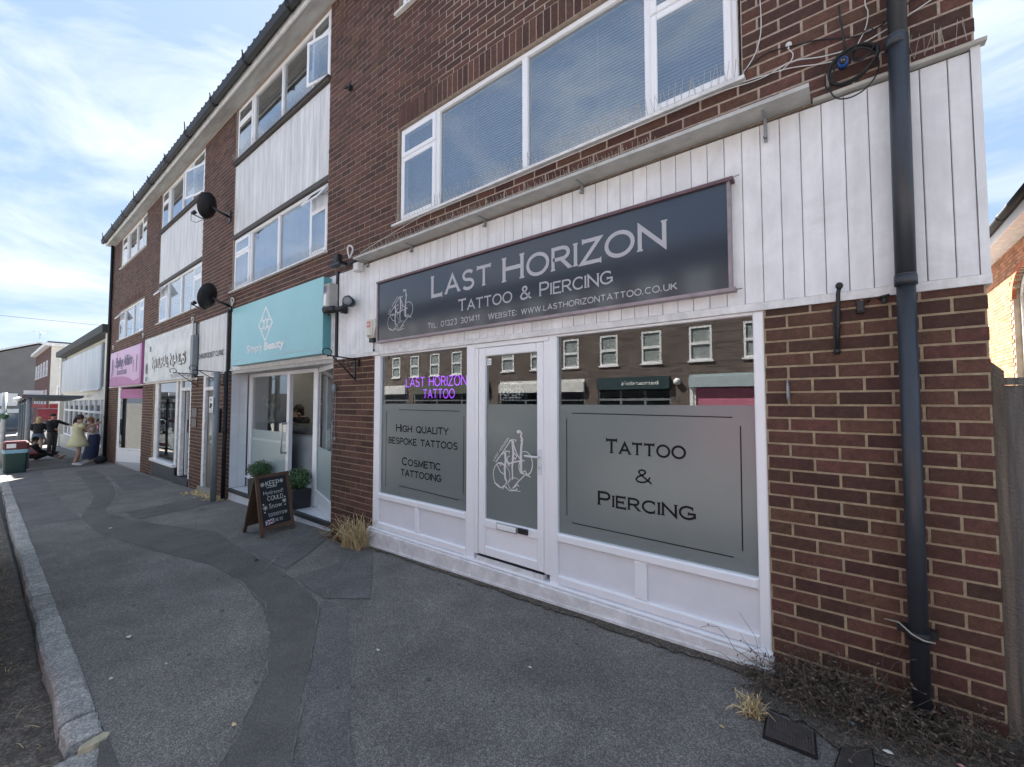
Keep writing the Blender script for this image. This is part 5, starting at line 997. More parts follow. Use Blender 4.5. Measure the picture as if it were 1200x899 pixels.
for P in ([(-.40, -.1, .04), (-.43, -.13, .25), (-.50, -.16, .37)], [(-.36, -.1, .05), (-.20, -.12, .30), (-.33, -.1, .42)], [(-.2, -.1, .05), (-.05, -.12, .33), (-.16, -.06, .40)], [(.05, -.1, .1), (.15, -.14, .33), (.22, -.16, .38)], [(.15, -.12, .08), (.3, -.16, .26), (.42, -.2, .20), (.45, -.22, .08)], [(.2, -.1, .08), (.16, -.14, .36), (.17, -.15, .42)], [(-.3, -.05, .05), (-.42, -.1, .18), (-.52, -.16, .13)]):
    m.tube(P, .0013, 3, cap=False)
m.build('stems', M_twig, bush, kind='stuff'); lf.build('withered_leaves', M_twig, bush, kind='stuff')
# soil and debris along the shop front and corner
def blob_strip(name, pts_top, y_wall, mat_, dz, kind='structure'):
    m = MB()
    for (a, ya), (b, yb) in zip(pts_top[:-1], pts_top[1:]): m.add([(a, y_wall, gz(a, y_wall) + dz), (a, ya, gz(a, ya) + dz), (b, yb, gz(b, yb) + dz), (b, y_wall, gz(b, y_wall) + dz)], [(0, 1, 2, 3)])
    tag(m.build(name, mat_), kind=kind)
pts = [(x / 40, -.056 - .012 - max(0, (.07 * (1 - abs(x / 40 + 1.0) / 3.4) + .045 * mnoise.noise(Vector((x * .09, 2, 0))) + .03 * mnoise.noise(Vector((x * .5, 7, 0)))))) for x in range(-172, -14)]
blob_strip('soil_strip', pts, -.04, M_soil, .010)
pts = [(-.42 + i * .02, -.30 - .16 * math.sin(min(1, i / 26) * 1.6) + .06 * mnoise.noise(Vector((i * .13, 5, 1))) + .03 * mnoise.noise(Vector((i * .6, 5, 1)))) for i in range(110)]
blob_strip('soil_corner', pts, .02, M_soil, .0125)
m = MB(); r_ = random.Random(5)
for i in range(2600):
    if i < 1100: x = r_.uniform(-4.3, -.35); y = -.06 - abs(r_.gauss(0, .045)) * (1.2 if x > -2.2 else .6)
    elif i < 2250: x = r_.uniform(-.45, .9); y = -.02 - abs(r_.gauss(0, .25))
    else: x = r_.uniform(-9, -.3); y = r_.choice((r_.uniform(-.5, -.05), r_.uniform(-2.35, -.1)))
    z = gz(x, y) + .009; s_ = r_.uniform(.002, .0075) * (.8 if i >= 2250 else 1); a = r_.uniform(0, 3); dx, dy = math.cos(a) * s_, math.sin(a) * s_
    m.add([(x - dx, y - dy, z), (x + dy, y - dx, z), (x + dx, y + dy, z), (x - dy, y + dx, z), (x, y, z + s_ * .9)], [(0, 1, 4), (1, 2, 4), (2, 3, 4), (3, 0, 4)])
tag(m.build('crumbs', mat('crumbs', (.14, .115, .085), .95, var=.5, isl=.6)), kind='stuff')
# gravel, leaves and dead grass in the verge
m = MB(); r_ = random.Random(15)
for i in range(2600):
    x = -r_.uniform(2.4, 12) if i % 2 else -r_.uniform(2.3, 5.5); y = r_.uniform(-3.3, -2.56); z = gz(x, y) - .092; s_ = r_.uniform(.002, .010); a = r_.uniform(0, 3); dx, dy = math.cos(a) * s_, math.sin(a) * s_
    m.add([(x - dx, y - dy, z), (x + dy * .6, y - dx * .6, z), (x + dx, y + dy, z), (x - dy * .6, y + dx * .6, z), (x, y, z + s_ * .7)], [(0, 1, 4), (1, 2, 4), (2, 3, 4), (3, 0, 4)])
tag(m.build('verge_gravel', mat('verge_gravel', (.16, .14, .115), .95, var=.4, isl=.6)), kind='stuff')
m = MB()
for i in range(1100):
    if i % 3 == 0: x, y = r_.gauss(-2.75, .12), r_.uniform(-2.95, -2.60)
    elif i % 3 == 1: x, y = r_.gauss(-7.2, .9), r_.uniform(-2.9, -2.58)
    else: x, y = -r_.uniform(2.4, 10), r_.uniform(-3.2, -2.58)
    z = gz(x, y) - .086; a = r_.uniform(0, 6.3); L_ = r_.uniform(.015, .07); q = Vector((x, y, z)); e = q + Vector((math.cos(a) * L_, math.sin(a) * L_, r_.uniform(0, .03))); m.tube([q, (q + e) / 2 + Vector((0, 0, .008)), e], [.0016, .0013, .0006], 3, cap=False)
tag(m.build('dead_grass', M_straw), kind='stuff')
# litter
def litter(x, y, s_, label, m_, seed, dz=0):
    r_ = random.Random(seed); pts = [(x + s_ * (1.3 if k % 2 else .7) * math.cos(k * 1.05 + seed), y + s_ * .7 * math.sin(k * 1.05 + seed), gz(x, y) + .0125 + dz + r_.uniform(0, s_ * .22)) for k in range(6)]
    tag(MB().add(pts + [(x, y, gz(x, y) + .018 + s_ * .15 + dz)], [(k, (k + 1) % 6, 6) for k in range(6)]).build('litter', m_, loc=(x, y, gz(x, y))), label, 'litter')
MP = mat('paper_scrap', (.62, .60, .55), .9)
litter(-4.01, -2.13, .022, 'white scrap on the pavement nearest the kerb, left of the winding patch', MP, 1); litter(-3.47, -2.30, .014, 'pale scrap beside the kerb near its short end stone', MP, 2); litter(-3.38, -2.06, .010, 'small white speck right of the scrap nearest the kerb', MP, 3)
litter(-2.44, -2.0, .016, 'pale yellow leaf lying at the edge of the dark winding patch', M_straw, 4); litter(-8.06, -1.64, .03, 'pale scrap on the far part of the winding patch', MP, 5); litter(-4.9, -.98, .03, 'black scrap lying on the patch before the chalkboard', M_black, 6); litter(-1.5, -.78, .012, 'white speck in the open tarmac before the tattoo shop door', MP, 7); litter(-2.4, -1.2, .014, 'pale twig shaped scrap beside the tarmac joint', MP, 8)
litter(-.22, -.16, .014, 'orange scrap in the dead weeds beside the right pier', mat('orange_scrap', (.6, .2, .08), .7), 9, .03); litter(-.02, -.27, .018, 'pale blue wrapper in the debris by the right corner', mat('blue_scrap', (.3, .42, .5), .6), 10, .01); litter(.10, -.38, .018, 'white crumpled wrapper in the debris near the second cover', MP, 11, .01); litter(.33, -.30, .012, 'pink scrap near the foot of the fence', mat('pink_scrap', (.6, .3, .25), .7), 12, .01); litter(-.5, -.62, .012, 'yellow leaf on the tarmac left of the manhole', M_straw, 13)
# covers
def cover(P, label, m_):
    h = empty('manhole_cover', (P[0][0], P[0][1], gz(*P[0])), label, 'manhole cover'); c = Vector((sum(p[0] for p in P) / 4, sum(p[1] for p in P) / 4))
    MB().prism([(x, y, gz(x, y) + .004) for x, y in P], (0, 0, .010)).build('frame', M_greyp if 0 else M_iron, h); Q = [c + (Vector(p) - c) * .90 for p in P]; MB().prism([(q.x, q.y, gz(q.x, q.y) + .0145) for q in Q], (0, 0, .004)).build('lid', m_, h)
    m = MB()
    for i in range(1, 16):
        f = i / 16; a = Q[0] + (Q[1] - Q[0]) * f; b = Q[3] + (Q[2] - Q[3]) * f; d = (Q[1] - Q[0]) * .012; m.add([(p.x, p.y, gz(p.x, p.y) + .0205) for p in (a, a + d, b + d, b)], [(0, 1, 2, 3)])
    m.build('ribs', M_iron, h, kind='stuff')
MC = mat('rusty_cast_iron', (.075, .062, .055), .8, var=.3, scale=30, bump=.5)
cover([(-.34, -.575), (-.135, -.575), (-.15, -.415), (-.35, -.385)], 'small square ribbed brown iron cover left of the dead weeds', MC); cover([(-.085, -.62), (.06, -.60), (.05, -.37), (-.06, -.45)], 'second iron cover half lost in debris at the bottom edge', MC)

# ================================================================== FENCE AND RIGHT-HAND BUILDING
fe = empty('garden_fence', (1.2, .1, gz(1.2)), 'weathered grey close board fence joined to the right end of the terrace', 'fence')
MB().hexa([(.5225, .035, -.1), (.566, .035, -.1), (.566, .10, -.1), (.5225, .10, -.1), (.5225, .035, 1.74), (.566, .035, 1.69), (.566, .10, 1.69), (.5225, .10, 1.74)]).build('post', M_fence_post, fe)
x = .569; i = 0
while x < 2.5:
    w = .115; MB().hexa([(x, .06, -.02), (x + w - .004, .052, -.02), (x + w - .004, .07, -.02), (x, .07, -.02), (x, .06, 1.625 + .002 * (i % 3)), (x + w - .004, .052, 1.625 + .002 * (i % 3)), (x + w - .004, .07, 1.625), (x, .07, 1.625)]).build('fence_board', M_fence, fe); x += w - .004 + .001; i += 1
bx('capping_rail', M_fence, .567, 2.5, .045, .10, 1.6275, 1.66, fe); bx('rear_rail', M_fence, .567, 2.5, .0705, .11, 1.2, 1.28, fe); bx('rear_rail', M_fence, .567, 2.5, .0705, .11, .4, .48, fe)
# neighbour: side wall x=2.6 facing the gap, real bricks where seen
nb = empty('neighbour_house', (5, 10, gz(5)), 'orange and brown brick building with arched white window behind the fence', 'building')
M_br2 = mat('orange_brick', (.36, .17, .085), .85, var=.3, scale=25, bump=.4, isl=.32); M_br3 = mat('red_arch_brick', (.40, .13, .06), .85, var=.25, scale=25, isl=.2)
WX = 2.6; WY0, WY1 = 8.45, 9.62; SPR = 3.55; cy = (WY0 + WY1) / 2; AR = (WY1 - WY0) / 2
def inwin(y, z, ex=0): return WY0 - ex < y < WY1 + ex and (z < SPR or ((y - cy) ** 2 / (AR + ex) ** 2 + (z - SPR) ** 2 / (.5 + ex) ** 2 < 1)) and z > 1.6 - ex
m = MB(); k = 0; z = 1.2; n_ = 0
while z < 4.52:
    y = 7.0 - (.11 if k % 2 else 0)
    while y < 11.6:
        c_ = y + .105
        if not inwin(c_, z + .03, .125) : m.box(WX, WX + .05, y + .004, y + .216, z + .004, z + .071)
        y += .22
    z += .075; k += 1
m.build('brickwork', M_br2, nb, kind='stuff')
for i in range(30):
    a0, a1 = R(6 * i), R(6 * i + 5.6); P = [(WX - .004, cy + (AR + e) * math.cos(a), SPR + (.5 + e) * math.sin(a)) for a, e in ((a0, 0), (a1, 0), (a1, .125), (a0, .125))]; MB().prism(P, (.06, 0, 0)).build('arch_brick', M_br3, nb)
m = MB(); P = [(WX + .012, 6.0, -.2), (WX + .012, WY0, -.2)]
def yz(m, a, b, c, d): m.box(WX + .012, WX + .25, a, b, c, d)
yz(m, 6, WY0, -.2, 4.55); yz(m, WY1, 12, -.2, 4.55); yz(m, WY0, WY1, -.2, 1.6); yz(m, WY0, WY1, 4.06, 4.55)
for i in range(12):
    a, b = WY0 + (WY1 - WY0) * i / 12, WY0 + (WY1 - WY0) * (i + 1) / 12; yc = (a + b) / 2; yz(m, a, b, SPR + .5 * math.sqrt(max(0, 1 - ((yc - cy) / AR) ** 2)), 4.06)
m.build('wall', mat('pale_mortar_wall', (.36, .31, .25), .9, var=.2), nb)
m = MB().box(WX + .1, WX + .16, WY0 + .005, WY0 + .07, 1.6, SPR + .1).box(WX + .1, WX + .16, WY1 - .07, WY1 - .005, 1.6, SPR + .1).box(WX + .101, WX + .16, WY0 + .071, WY1 - .071, 2.85, 2.92)
m.tube([(WX + .13, cy + (AR - .04) * math.cos(R(a)), SPR + .46 * math.sin(R(a))) for a in range(0, 181, 10)], .035, 6).box(WX + .102, WX + .16, cy - .025, cy + .025, 1.6, 2.849); wf = m.build('window', M_upvc_dirty, nb); MB().box(WX + .13, WX + .136, WY0 + .02, WY1 - .02, 1.6, 4.04).build('pane', M_upglass, wf); MB().box(WX + .3, WX + .35, WY0 - .3, WY1 + .3, 1.4, 4.3).build('curtain', mat('grey_net', (.3, .33, .35), .8), wf)
MB().box(WX - .32, WX + .1, 6, 12, 4.552, 4.565).build('soffit', M_upvc_dirty, nb); MB().box(WX - .34, WX - .321, 5.9, 12.1, 4.54, 4.70).build('fascia_board', M_upvc, nb)
MB().tube([(WX - .41, 5.9, 4.74), (WX - .41, 12.1, 4.74)], .062, 10).build('gutter', M_pipe_black, nb); m = MB()
for y in (8.9, 9.25, 9.3, 9.9, 10.7, 8.0): m.tube([(WX - .41, y, 4.74), (WX - .41, y + .03, 4.74)], .075, 10)
m.build('gutter_joint', M_pipe_black, nb, kind='stuff'); MB().prism([(WX - .36, 5.9, 4.80), (WX + 4.0, 5.9, 6.6), (WX + 8.4, 5.9, 4.80), (WX + 8.4, 5.9, 4.7), (WX - .36, 5.9, 4.7)], (0, 6.2, 0)).build('roof', M_roof, nb); MB().box(WX + .26, WX + 8, 6, 12, -.3, 4.68).build('house_body', M_br2, nb)

# ================================================================== PEOPLE
def person(label, base, deg, h, J={}, skin=(.42, .26, .19), hair=None, clothes=(), group=None, shoes=(.6, .6, .6), seated=False):
    P = empty('person', base, label, 'person', group); F = ang_frame(base, deg)
    D = dict(pel=(0, 0, .525), wai=(0, 0, .60), che=(0, 0, .715), nb=(0, 0, .815), nk=(.005, 0, .852), hd=(.012, 0, .90), ht=(.008, 0, .962),
             shL=(0, .10, .805), shR=(0, -.10, .805), elL=(-.01, .125, .63), elR=(-.01, -.125, .63), wrL=(.03, .125, .485), wrR=(.03, -.125, .485),
             hiL=(0, .052, .51), hiR=(0, -.052, .51), knL=(.01, .058, .28), knR=(.01, -.058, .28), anL=(-.01, .06, .04), anR=(-.01, -.06, .04), toL=(.085, .068, .012), toR=(.085, -.068, .012))
    D.update(J); V = []; Rr = []; Ed = []
    def v(p, r, par=None): V.append(Vector(p) * h if not isinstance(p, Vector) else p); Rr.append(r * h); i = len(V) - 1; (Ed.append((par, i)) if par is not None else None); return i
    def mid(a, b, t=.5): return tuple(a[k] * (1 - t) + b[k] * t for k in range(3))
    p0 = v(D['pel'], .075); w_ = v(D['wai'], .062, p0); c_ = v(D['che'], .074, w_); n0 = v(D['nb'], .050, c_); n1 = v(D['nk'], .030, n0); hd = v(D['hd'], .043, n1); v(mid(D['hd'], D['ht'], .55), .050, hd); v(D['ht'], .032, len(V) - 1)
    for s_ in 'LR':
        a = v(D['sh' + s_], .036, n0); b = v(mid(D['sh' + s_], D['el' + s_]), .030, a); e = v(D['el' + s_], .024, b); w2 = v(D['wr' + s_], .016, e)
        dv = (Vector(D['wr' + s_]) - Vector(D['el' + s_])).normalized(); sd = dv.orthogonal().normalized(); up = dv.cross(sd); W0 = Vector(D['wr' + s_])
        pm = v(tuple(W0 + dv * .032), .017, w2)
        for k, (o, L_) in enumerate(((-.014, .036), (-.005, .043), (.005, .040), (.014, .031))):
            q = v(tuple(W0 + dv * .050 + sd * o), .0058, pm); v(tuple(W0 + dv * (.050 + L_ * .6) + sd * o * 1.1 + up * .006), .0050, q); v(tuple(W0 + dv * (.050 + L_) + sd * o * 1.1 + up * .014), .0042, len(V) - 1)
        q = v(tuple(W0 + dv * .022 + sd * -.018), .007, pm); v(tuple(W0 + dv * .045 + sd * -.030 + up * .006), .0055, q)
        hI = v(D['hi' + s_], .058, p0); t_ = v(mid(D['hi' + s_], D['kn' + s_]), .046, hI); kn = v(D['kn' + s_], .031, t_); cf = v(mid(D['kn' + s_], D['an' + s_], .3), .033, kn); an = v(D['an' + s_], .019, cf); v(D['to' + s_], .016, an)
    me = bpy.data.meshes.new('body'); me.from_pydata([tuple(q) for q in V], Ed, []); o = bpy.data.objects.new('tmp', me); COL.objects.link(o); o.modifiers.new('s', 'SKIN')
    for i, sv_ in enumerate(me.skin_vertices[0].data): sv_.radius = (Rr[i], Rr[i]); sv_.use_root = (i == 0)
    ss_ = o.modifiers.new('u', 'SUBSURF'); ss_.levels = 1; ss_.render_levels = 1; bpy.context.view_layer.update()
    m2 = bpy.data.meshes.new_from_object(o.evaluated_get(bpy.context.evaluated_depsgraph_get())); bpy.data.objects.remove(o, do_unlink=True)
    for q in m2.vertices: q.co = F(q.co) - Vector(base)
    for q in m2.polygons: q.use_smooth = True
    m2.materials.clear(); m2.materials.append(mat('skin_%d' % int(skin[0] * 100), skin, .6, var=.05)); link('body', m2, P, base)
    S = lambda p: Vector(D[p] if isinstance(p, str) else p) * h
    # face
    hv = S('hd') * .45 + S('ht') * .55; m = MB()
    for sy in (-1, 1): m.ell(F(hv + Vector((.046 * h, sy * .018 * h, 0))), (.006 * h,) * 3, 6, 5)
    m.build('eyes', M_black, P); m = MB().tube([F(hv + Vector((.044 * h, 0, .004 * h))), F(hv + Vector((.062 * h, 0, -.012 * h)))], [.004 * h, .008 * h], 6); m.build('nose', MATS['skin_%d' % int(skin[0] * 100)], P); MB().tube([F(hv + Vector((.048 * h, -.014 * h, -.027 * h))), F(hv + Vector((.053 * h, 0, -.028 * h))), F(hv + Vector((.048 * h, .014 * h, -.027 * h)))], .0035 * h, 5).build('mouth', mat('lips', (.35, .12, .10), .5), P)
    m = MB()
    for sy in (-1, 1): m.ell(F(hv + Vector((0, sy * .049 * h, -.004 * h))), (.010 * h, .006 * h, .016 * h), 6, 5)
    m.build('ears', MATS['skin_%d' % int(skin[0] * 100)], P)
    for kd, args in clothes:
        if kd == 'ring': # name, material, [(center, rx, ry)]
            nm, mm, rg = args; m = MB(); rings = []
            for (c, rx, ry) in rg:
                c = S(c); rings.append([F(c + Vector((rx * h * math.cos(R(k * 22.5)) * (1 + .04 * math.sin(k * 2.3)), ry * h * math.sin(R(k * 22.5)) * (1 + .04 * math.cos(k * 1.7)), 0))) for k in range(16)])
            m.loft(rings, cap=False); m.build(nm, mm, P)
        elif kd == 'limb': # name, material, [[(joint, r)..]..]
            nm, mm, ls = args; m = MB(); [m.tube([F(S(a)) for a, r in l_], [r * h for a, r in l_], 10) for l_ in ls]; m.build(nm, mm, P)
        elif kd == 'hair':
            nm, mm, parts = args; m = MB(); [m.ell(F(hv + Vector(c) * h), tuple(r * h for r in rr_), 12, 9, lambda q: 1 + .09 * mnoise.noise(q * 4)) for c, rr_ in parts]; m.build(nm, mm, P)
    m = MB()
    for s_ in 'LR':
        a = S('an' + s_); b = S('to' + s_); m.tube([F(a + (a - b) * .32 + Vector((0, 0, -.012 * h))), F(a * .75 + b * .25 + Vector((0, 0, -.006 * h))), F(b + Vector((0, 0, .004 * h))), F(b + (b - a) * .25)], [.021 * h, .027 * h, .023 * h, .012 * h], 8)
    m.build('shoes', mat('shoe_%d' % int(shoes[0] * 100), shoes, .6), P)
    return P
M_yel = mat('pale_yellow_cloth', (.60, .58, .36), .85, var=.08); M_navy = mat('navy_cloth', (.035, .045, .10), .85, var=.2); M_blk = mat('black_cloth', (.014, .015, .018), .9, var=.3); M_wht = mat('white_cloth', (.62, .60, .64), .85)
M_den = mat('denim', (.10, .14, .19), .85, var=.25); M_hb = mat('dark_brown_hair', (.030, .016, .010), .6, var=.4, scale=60); M_hg = mat('ginger_hair', (.20, .085, .035), .6, var=.4, scale=60); M_hbl = mat('blonde_hair', (.42, .30, .15), .6, var=.3, scale=60)
x, y = -19.75, -.76
person('woman in a pale yellow minidress with long dark ponytail reaching towards her friend', (x, y, gz(x, y)), 80, 1.66,
   dict(shL=(.02, .095, .80), shR=(.02, -.095, .80), elL=(.12, .13, .77), elR=(.11, -.10, .72), wrL=(.25, .07, .80), wrR=(.24, -.03, .80), knL=(.02, .065, .28), knR=(.03, -.055, .28), anR=(-.03, -.085, .04), toR=(.06, -.10, .012), hd=(.03, 0, .895), ht=(.03, 0, .955), nk=(.02, 0, .85)), hair=1,
   clothes=[('ring', ('dress', M_yel, [((.0, 0, .835), .052, .075), ((.005, 0, .80), .080, .118), ((0, 0, .72), .088, .108), ((0, 0, .63), .075, .088), ((0, 0, .55), .105, .118), ((0, 0, .44), .145, .16), ((0, 0, .37), .165, .18), ((0, 0, .365), .150, .165)])),
            ('limb', ('sleeves', M_yel, [[('shL', .046), ((.07, .115, .785), .044), ((.10, .127, .775), .038)], [('shR', .046), ((.06, -.10, .76), .044), ((.09, -.10, .735), .038)]])), ('hair', ('hair', M_hb, [((-.012, 0, .012), (.062, .058, .060)), ((-.065, .0, -.01), (.03, .028, .035)), ((-.085, .0, -.09), (.026, .028, .085)), ((-.075, 0, -.19), (.018, .02, .07))]))], shoes=(.68, .68, .66))
x, y = -20.55, -.36
person('ginger haired woman in white vest top and long navy skirt by the low shop', (x, y, gz(x, y)), -75, 1.6,
   dict(pel=(-.06, 0, .52), wai=(-.045, 0, .60), che=(-.02, 0, .70), nb=(.0, 0, .79), nk=(.01, 0, .83), hd=(.02, 0, .87), ht=(.025, 0, .93), shL=(.0, .10, .785), shR=(.0, -.10, .785), elL=(.03, .15, .64), elR=(.03, -.15, .64), wrL=(.11, .05, .72), wrR=(.12, -.05, .74), hiL=(-.06, .05, .51), hiR=(-.06, -.05, .51), knL=(.0, .055, .28), knR=(.0, -.055, .28)),
   clothes=[('ring', ('vest_top', M_wht, [((0, 0, .775), .062, .09), ((-.01, 0, .73), .084, .102), ((-.03, 0, .66), .075, .09), ((-.05, 0, .58), .078, .092)])), ('ring', ('skirt', M_navy, [((-.05, 0, .60), .080, .094), ((-.06, 0, .52), .098, .112), ((-.03, 0, .35), .11, .12), ((-.0, 0, .12), .125, .135), ((0, 0, .085), .128, .14)])), ('hair', ('hair', M_hg, [((-.012, 0, .014), (.062, .060, .060)), ((-.03, .03, -.05), (.03, .03, .07)), ((-.03, -.03, -.05), (.03, .03, .07))]))], shoes=(.68, .68, .66))
x, y = -23.9, -1.45
person('person in black sitting on the pavement beside the bus shelter, knees bent', (x, y, gz(x, y)), 75, 1.68,
   dict(pel=(0, 0, .07), wai=(-.02, 0, .14), che=(-.03, 0, .25), nb=(-.01, 0, .345), nk=(.0, 0, .385), hd=(.015, 0, .43), ht=(.012, 0, .49), shL=(-.01, .10, .335), shR=(-.01, -.10, .335), elL=(.06, .14, .20), elR=(.06, -.14, .20), wrL=(.19, .10, .17), wrR=(.19, -.08, .17), hiL=(.02, .055, .065), hiR=(.02, -.055, .065), knL=(.24, .09, .16), knR=(.22, -.09, .14), anL=(.42, .05, .04), anR=(.40, -.05, .04), toL=(.47, .06, .08), toR=(.45, -.06, .08)),
   clothes=[('ring', ('jacket', M_blk, [((-.005, 0, .365), .045, .07), ((-.01, 0, .33), .072, .115), ((-.03, 0, .24), .086, .108), ((-.02, 0, .14), .085, .10), ((0, 0, .05), .095, .11)])), ('limb', ('trousers', M_blk, [[('hiL', .062), ('knL', .040), ((.33, .07, .10), .036)], [('hiR', .062), ('knR', .040), ((.31, -.07, .09), .036)]])), ('limb', ('sleeves', M_blk, [[('shL', .042), ('elL', .032), ('wrL', .024)], [('shR', .042), ('elR', .032), ('wrR', .024)]])), ('hair', ('hair', M_blk, [((-.010, 0, .012), (.062, .060, .062))]))], shoes=(.5, .4, .35))
x, y = -28.3, -1.10
person('woman with long blonde hair, dark top and denim shorts seen from behind beyond the shelter', (x, y, gz(x, y)), 170, 1.64, dict(elL=(.03, .145, .65), elR=(.03, -.145, .65), wrL=(.10, .10, .60), wrR=(.10, -.10, .60)),
   clothes=[('ring', ('top', M_blk, [((0, 0, .835), .05, .075), ((0, 0, .80), .080, .12), ((0, 0, .70), .088, .108), ((0, 0, .60), .082, .095), ((0, 0, .54), .088, .10)])), ('limb', ('sleeves', M_blk, [[('shL', .044), ('elL', .034)], [('shR', .044), ('elR', .034)]])), ('ring', ('shorts', M_den, [((0, 0, .58), .078, .09), ((0, 0, .51), .092, .115), ((0, 0, .42), .092, .122)])), ('hair', ('hair', M_hbl, [((-.012, 0, .010), (.062, .060, .062)), ((-.04, .0, -.08), (.035, .062, .09)), ((-.045, .0, -.14), (.03, .055, .06))]))])
x, y = -27.8, -.72
person('man in black clothes with one arm stretched out beside the blonde woman', (x, y, gz(x, y)), 40, 1.76, dict(elL=(.06, .17, .76), wrL=(.16, .24, .70), elR=(.05, -.14, .68), wrR=(.14, -.08, .62)),
   clothes=[('ring', ('shirt', M_blk, [((0, 0, .84), .05, .07), ((0, 0, .805), .082, .125), ((0, 0, .70), .09, .115), ((0, 0, .60), .086, .10), ((0, 0, .52), .092, .108)])), ('limb', ('sleeves', M_blk, [[('shL', .046), ('elL', .036), ('wrL', .028)], [('shR', .046), ('elR', .036), ('wrR', .028)]])), ('limb', ('trousers', mat('dark_trousers', (.05, .047, .045), .9), [[('hiL', .066), ('knL', .045), ('anL', .036)], [('hiR', .066), ('knR', .045), ('anR', .036)]])), ('hair', ('hair', M_blk, [((-.010, 0, .018), (.058, .056, .052))]))], shoes=(.02, .02, .02))
x, y = -44, -2.05
person('person in a short black dress walking far down the street beyond the bus stop', (x, y, gz(x, y)), 10, 1.7, {},
   clothes=[('ring', ('dress', M_blk, [((0, 0, .835), .05, .075), ((0, 0, .80), .080, .12), ((0, 0, .70), .088, .108), ((0, 0, .60), .08, .09), ((0, 0, .50), .11, .12), ((0, 0, .40), .14, .15)])), ('hair', ('hair', M_hb, [((-.010, 0, .014), (.060, .060, .060))]))])
x, y = -8.45, 1.10
person('person with dark hair resting chin on hand behind the salon reception desk', (x, y, .0), -55, 1.50, dict(shL=(.0, .10, .795), elL=(.12, .10, .76), wrL=(.10, .03, .83), elR=(.12, -.12, .755), wrR=(.2, .02, .765), hd=(.035, 0, .89), ht=(.035, 0, .95)), skin=(.5, .32, .24),
   clothes=[('ring', ('top', M_blk, [((0, 0, .835), .05, .075), ((0, 0, .80), .082, .125), ((0, 0, .70), .09, .115), ((0, 0, .50), .09, .11)])), ('limb', ('sleeves', M_blk, [[('shL', .045), ('elL', .036), ('wrL', .025)], [('shR', .045), ('elR', .036), ('wrR', .025)]])), ('hair', ('hair', M_hb, [((-.014, 0, .014), (.066, .064, .066)), ((-.03, 0, -.04), (.05, .06, .06))]))])
h = empty('shoulder_bag', (-19.45, -.2, gz(-19.45, -.2)), 'dark slumped bag on the pavement by the corner of the low white building', 'bag'); z = gz(-19.45, -.2)
MB().ell((-19.45, -.24, z + .12), (.13, .16, .13), 14, 9, lambda q: 1 + .15 * mnoise.noise(q * 2)).build('bag_body', M_blk, h); MB().tube([(-19.45, -.36, z + .15), (-19.44, -.24, z + .31), (-19.45, -.13, z + .15)], .012, 6).build('strap', M_blk, h)

# ================================================================== BUS STOP
z = gz(-19.2, -2.1)
h = empty('litter_bin', (-19.2, -2.1, z), 'dark green litter bin with maroon lid and pale blue liner by the bus shelter', 'bin')
MB().loft([[(-19.2 + s_ * a, -2.1 + s_ * b, z + zz) for a, b in ((-.24, -.2), (-.2, -.24), (.2, -.24), (.24, -.2), (.24, .2), (.2, .24), (-.2, .24), (-.24, .2))] for s_, zz in ((.88, 0), (.9, .05), (.98, .62))], smooth=False).build('bin_body', mat('dark_green_plastic2', (.012, .045, .042), .5), h)
MB().loft([[(-19.2 + s_ * a, -2.1 + s_ * b, z + zz) for a, b in ((-.24, -.2), (-.2, -.24), (.2, -.24), (.24, -.2), (.24, .2), (.2, .24), (-.2, .24), (-.24, .2))] for s_, zz in ((1.02, .58), (1.05, .60), (1.05, .68), (1.0, .69))], smooth=False).build('liner', mat('blue_bin_liner', (.22, .42, .52), .4, var=.2, scale=20), h)
MB().loft([[(-19.2 + s_ * a, -2.1 + s_ * b, z + zz) for a, b in ((-.24, -.2), (-.2, -.24), (.2, -.24), (.24, -.2), (.24, .2), (.2, .24), (-.2, .24), (-.24, .2))] for s_, zz in ((1.0, .691), (1.04, .72), (1.04, .88), (.9, .93))], smooth=False).build('lid', mat('maroon_lid', (.10, .02, .025), .5), h)
MB().box(-18.955, -18.945, -2.28, -2.10, z + .74, z + .86).build('lid_notice', M_whitetxt, h)
M_sh = mat('shelter_frame', (.075, .095, .11), .45); M_shg = glass_mat('shelter_glass', (.62, .68, .70), .08)
h = empty('bus_shelter', (-22.3, -1.7, gz(-22.3)), 'glass bus shelter with flat dark roof beam and pale posts on the pavement', 'bus shelter')
for x in (-20.3, -21.6, -22.9, -24.2):
    z = gz(x, -1.8); MB().tube([(x, -1.83, z), (x, -1.83, z + 2.35)], .06 if x > -20.5 else .045, 10).build('post', M_greyp if x > -20.5 else M_sh, h)
for a, b in ((-20.37, -21.53), (-21.67, -22.83), (-22.97, -24.13)): z = gz(a, -1.8); MB().box(a, b, -1.836, -1.828, z + .25, z + 2.05).build('glass_panel', M_shg, h); MB().box(a, b, -1.85, -1.815, z + .2, z + .249).box(a, b, -1.85, -1.815, z + 2.0505, z + 2.1).build('rail', M_sh, h)
z = gz(-22, -1.5); MB().hexa([(-24.4, -1.95, z + 2.22 - .06), (-20.2, -1.95, z + 2.22 + .05), (-20.2, -.62, z + 2.22 + .05), (-24.4, -.62, z + 2.22 - .06), (-24.4, -1.95, z + 2.30 - .06), (-20.2, -1.95, z + 2.32 + .05), (-20.2, -.62, z + 2.30 + .05), (-24.4, -.62, z + 2.28 - .06)]).build('roof', M_sh, h)
MB().box(-23.9, -20.9, -1.80, -1.55, z + .42, z + .46).build('bench', M_red, h); MB().box(-20.95, -20.35, -1.86, -1.84, z + .9, z + 1.5).build('timetable_case', M_black, h)
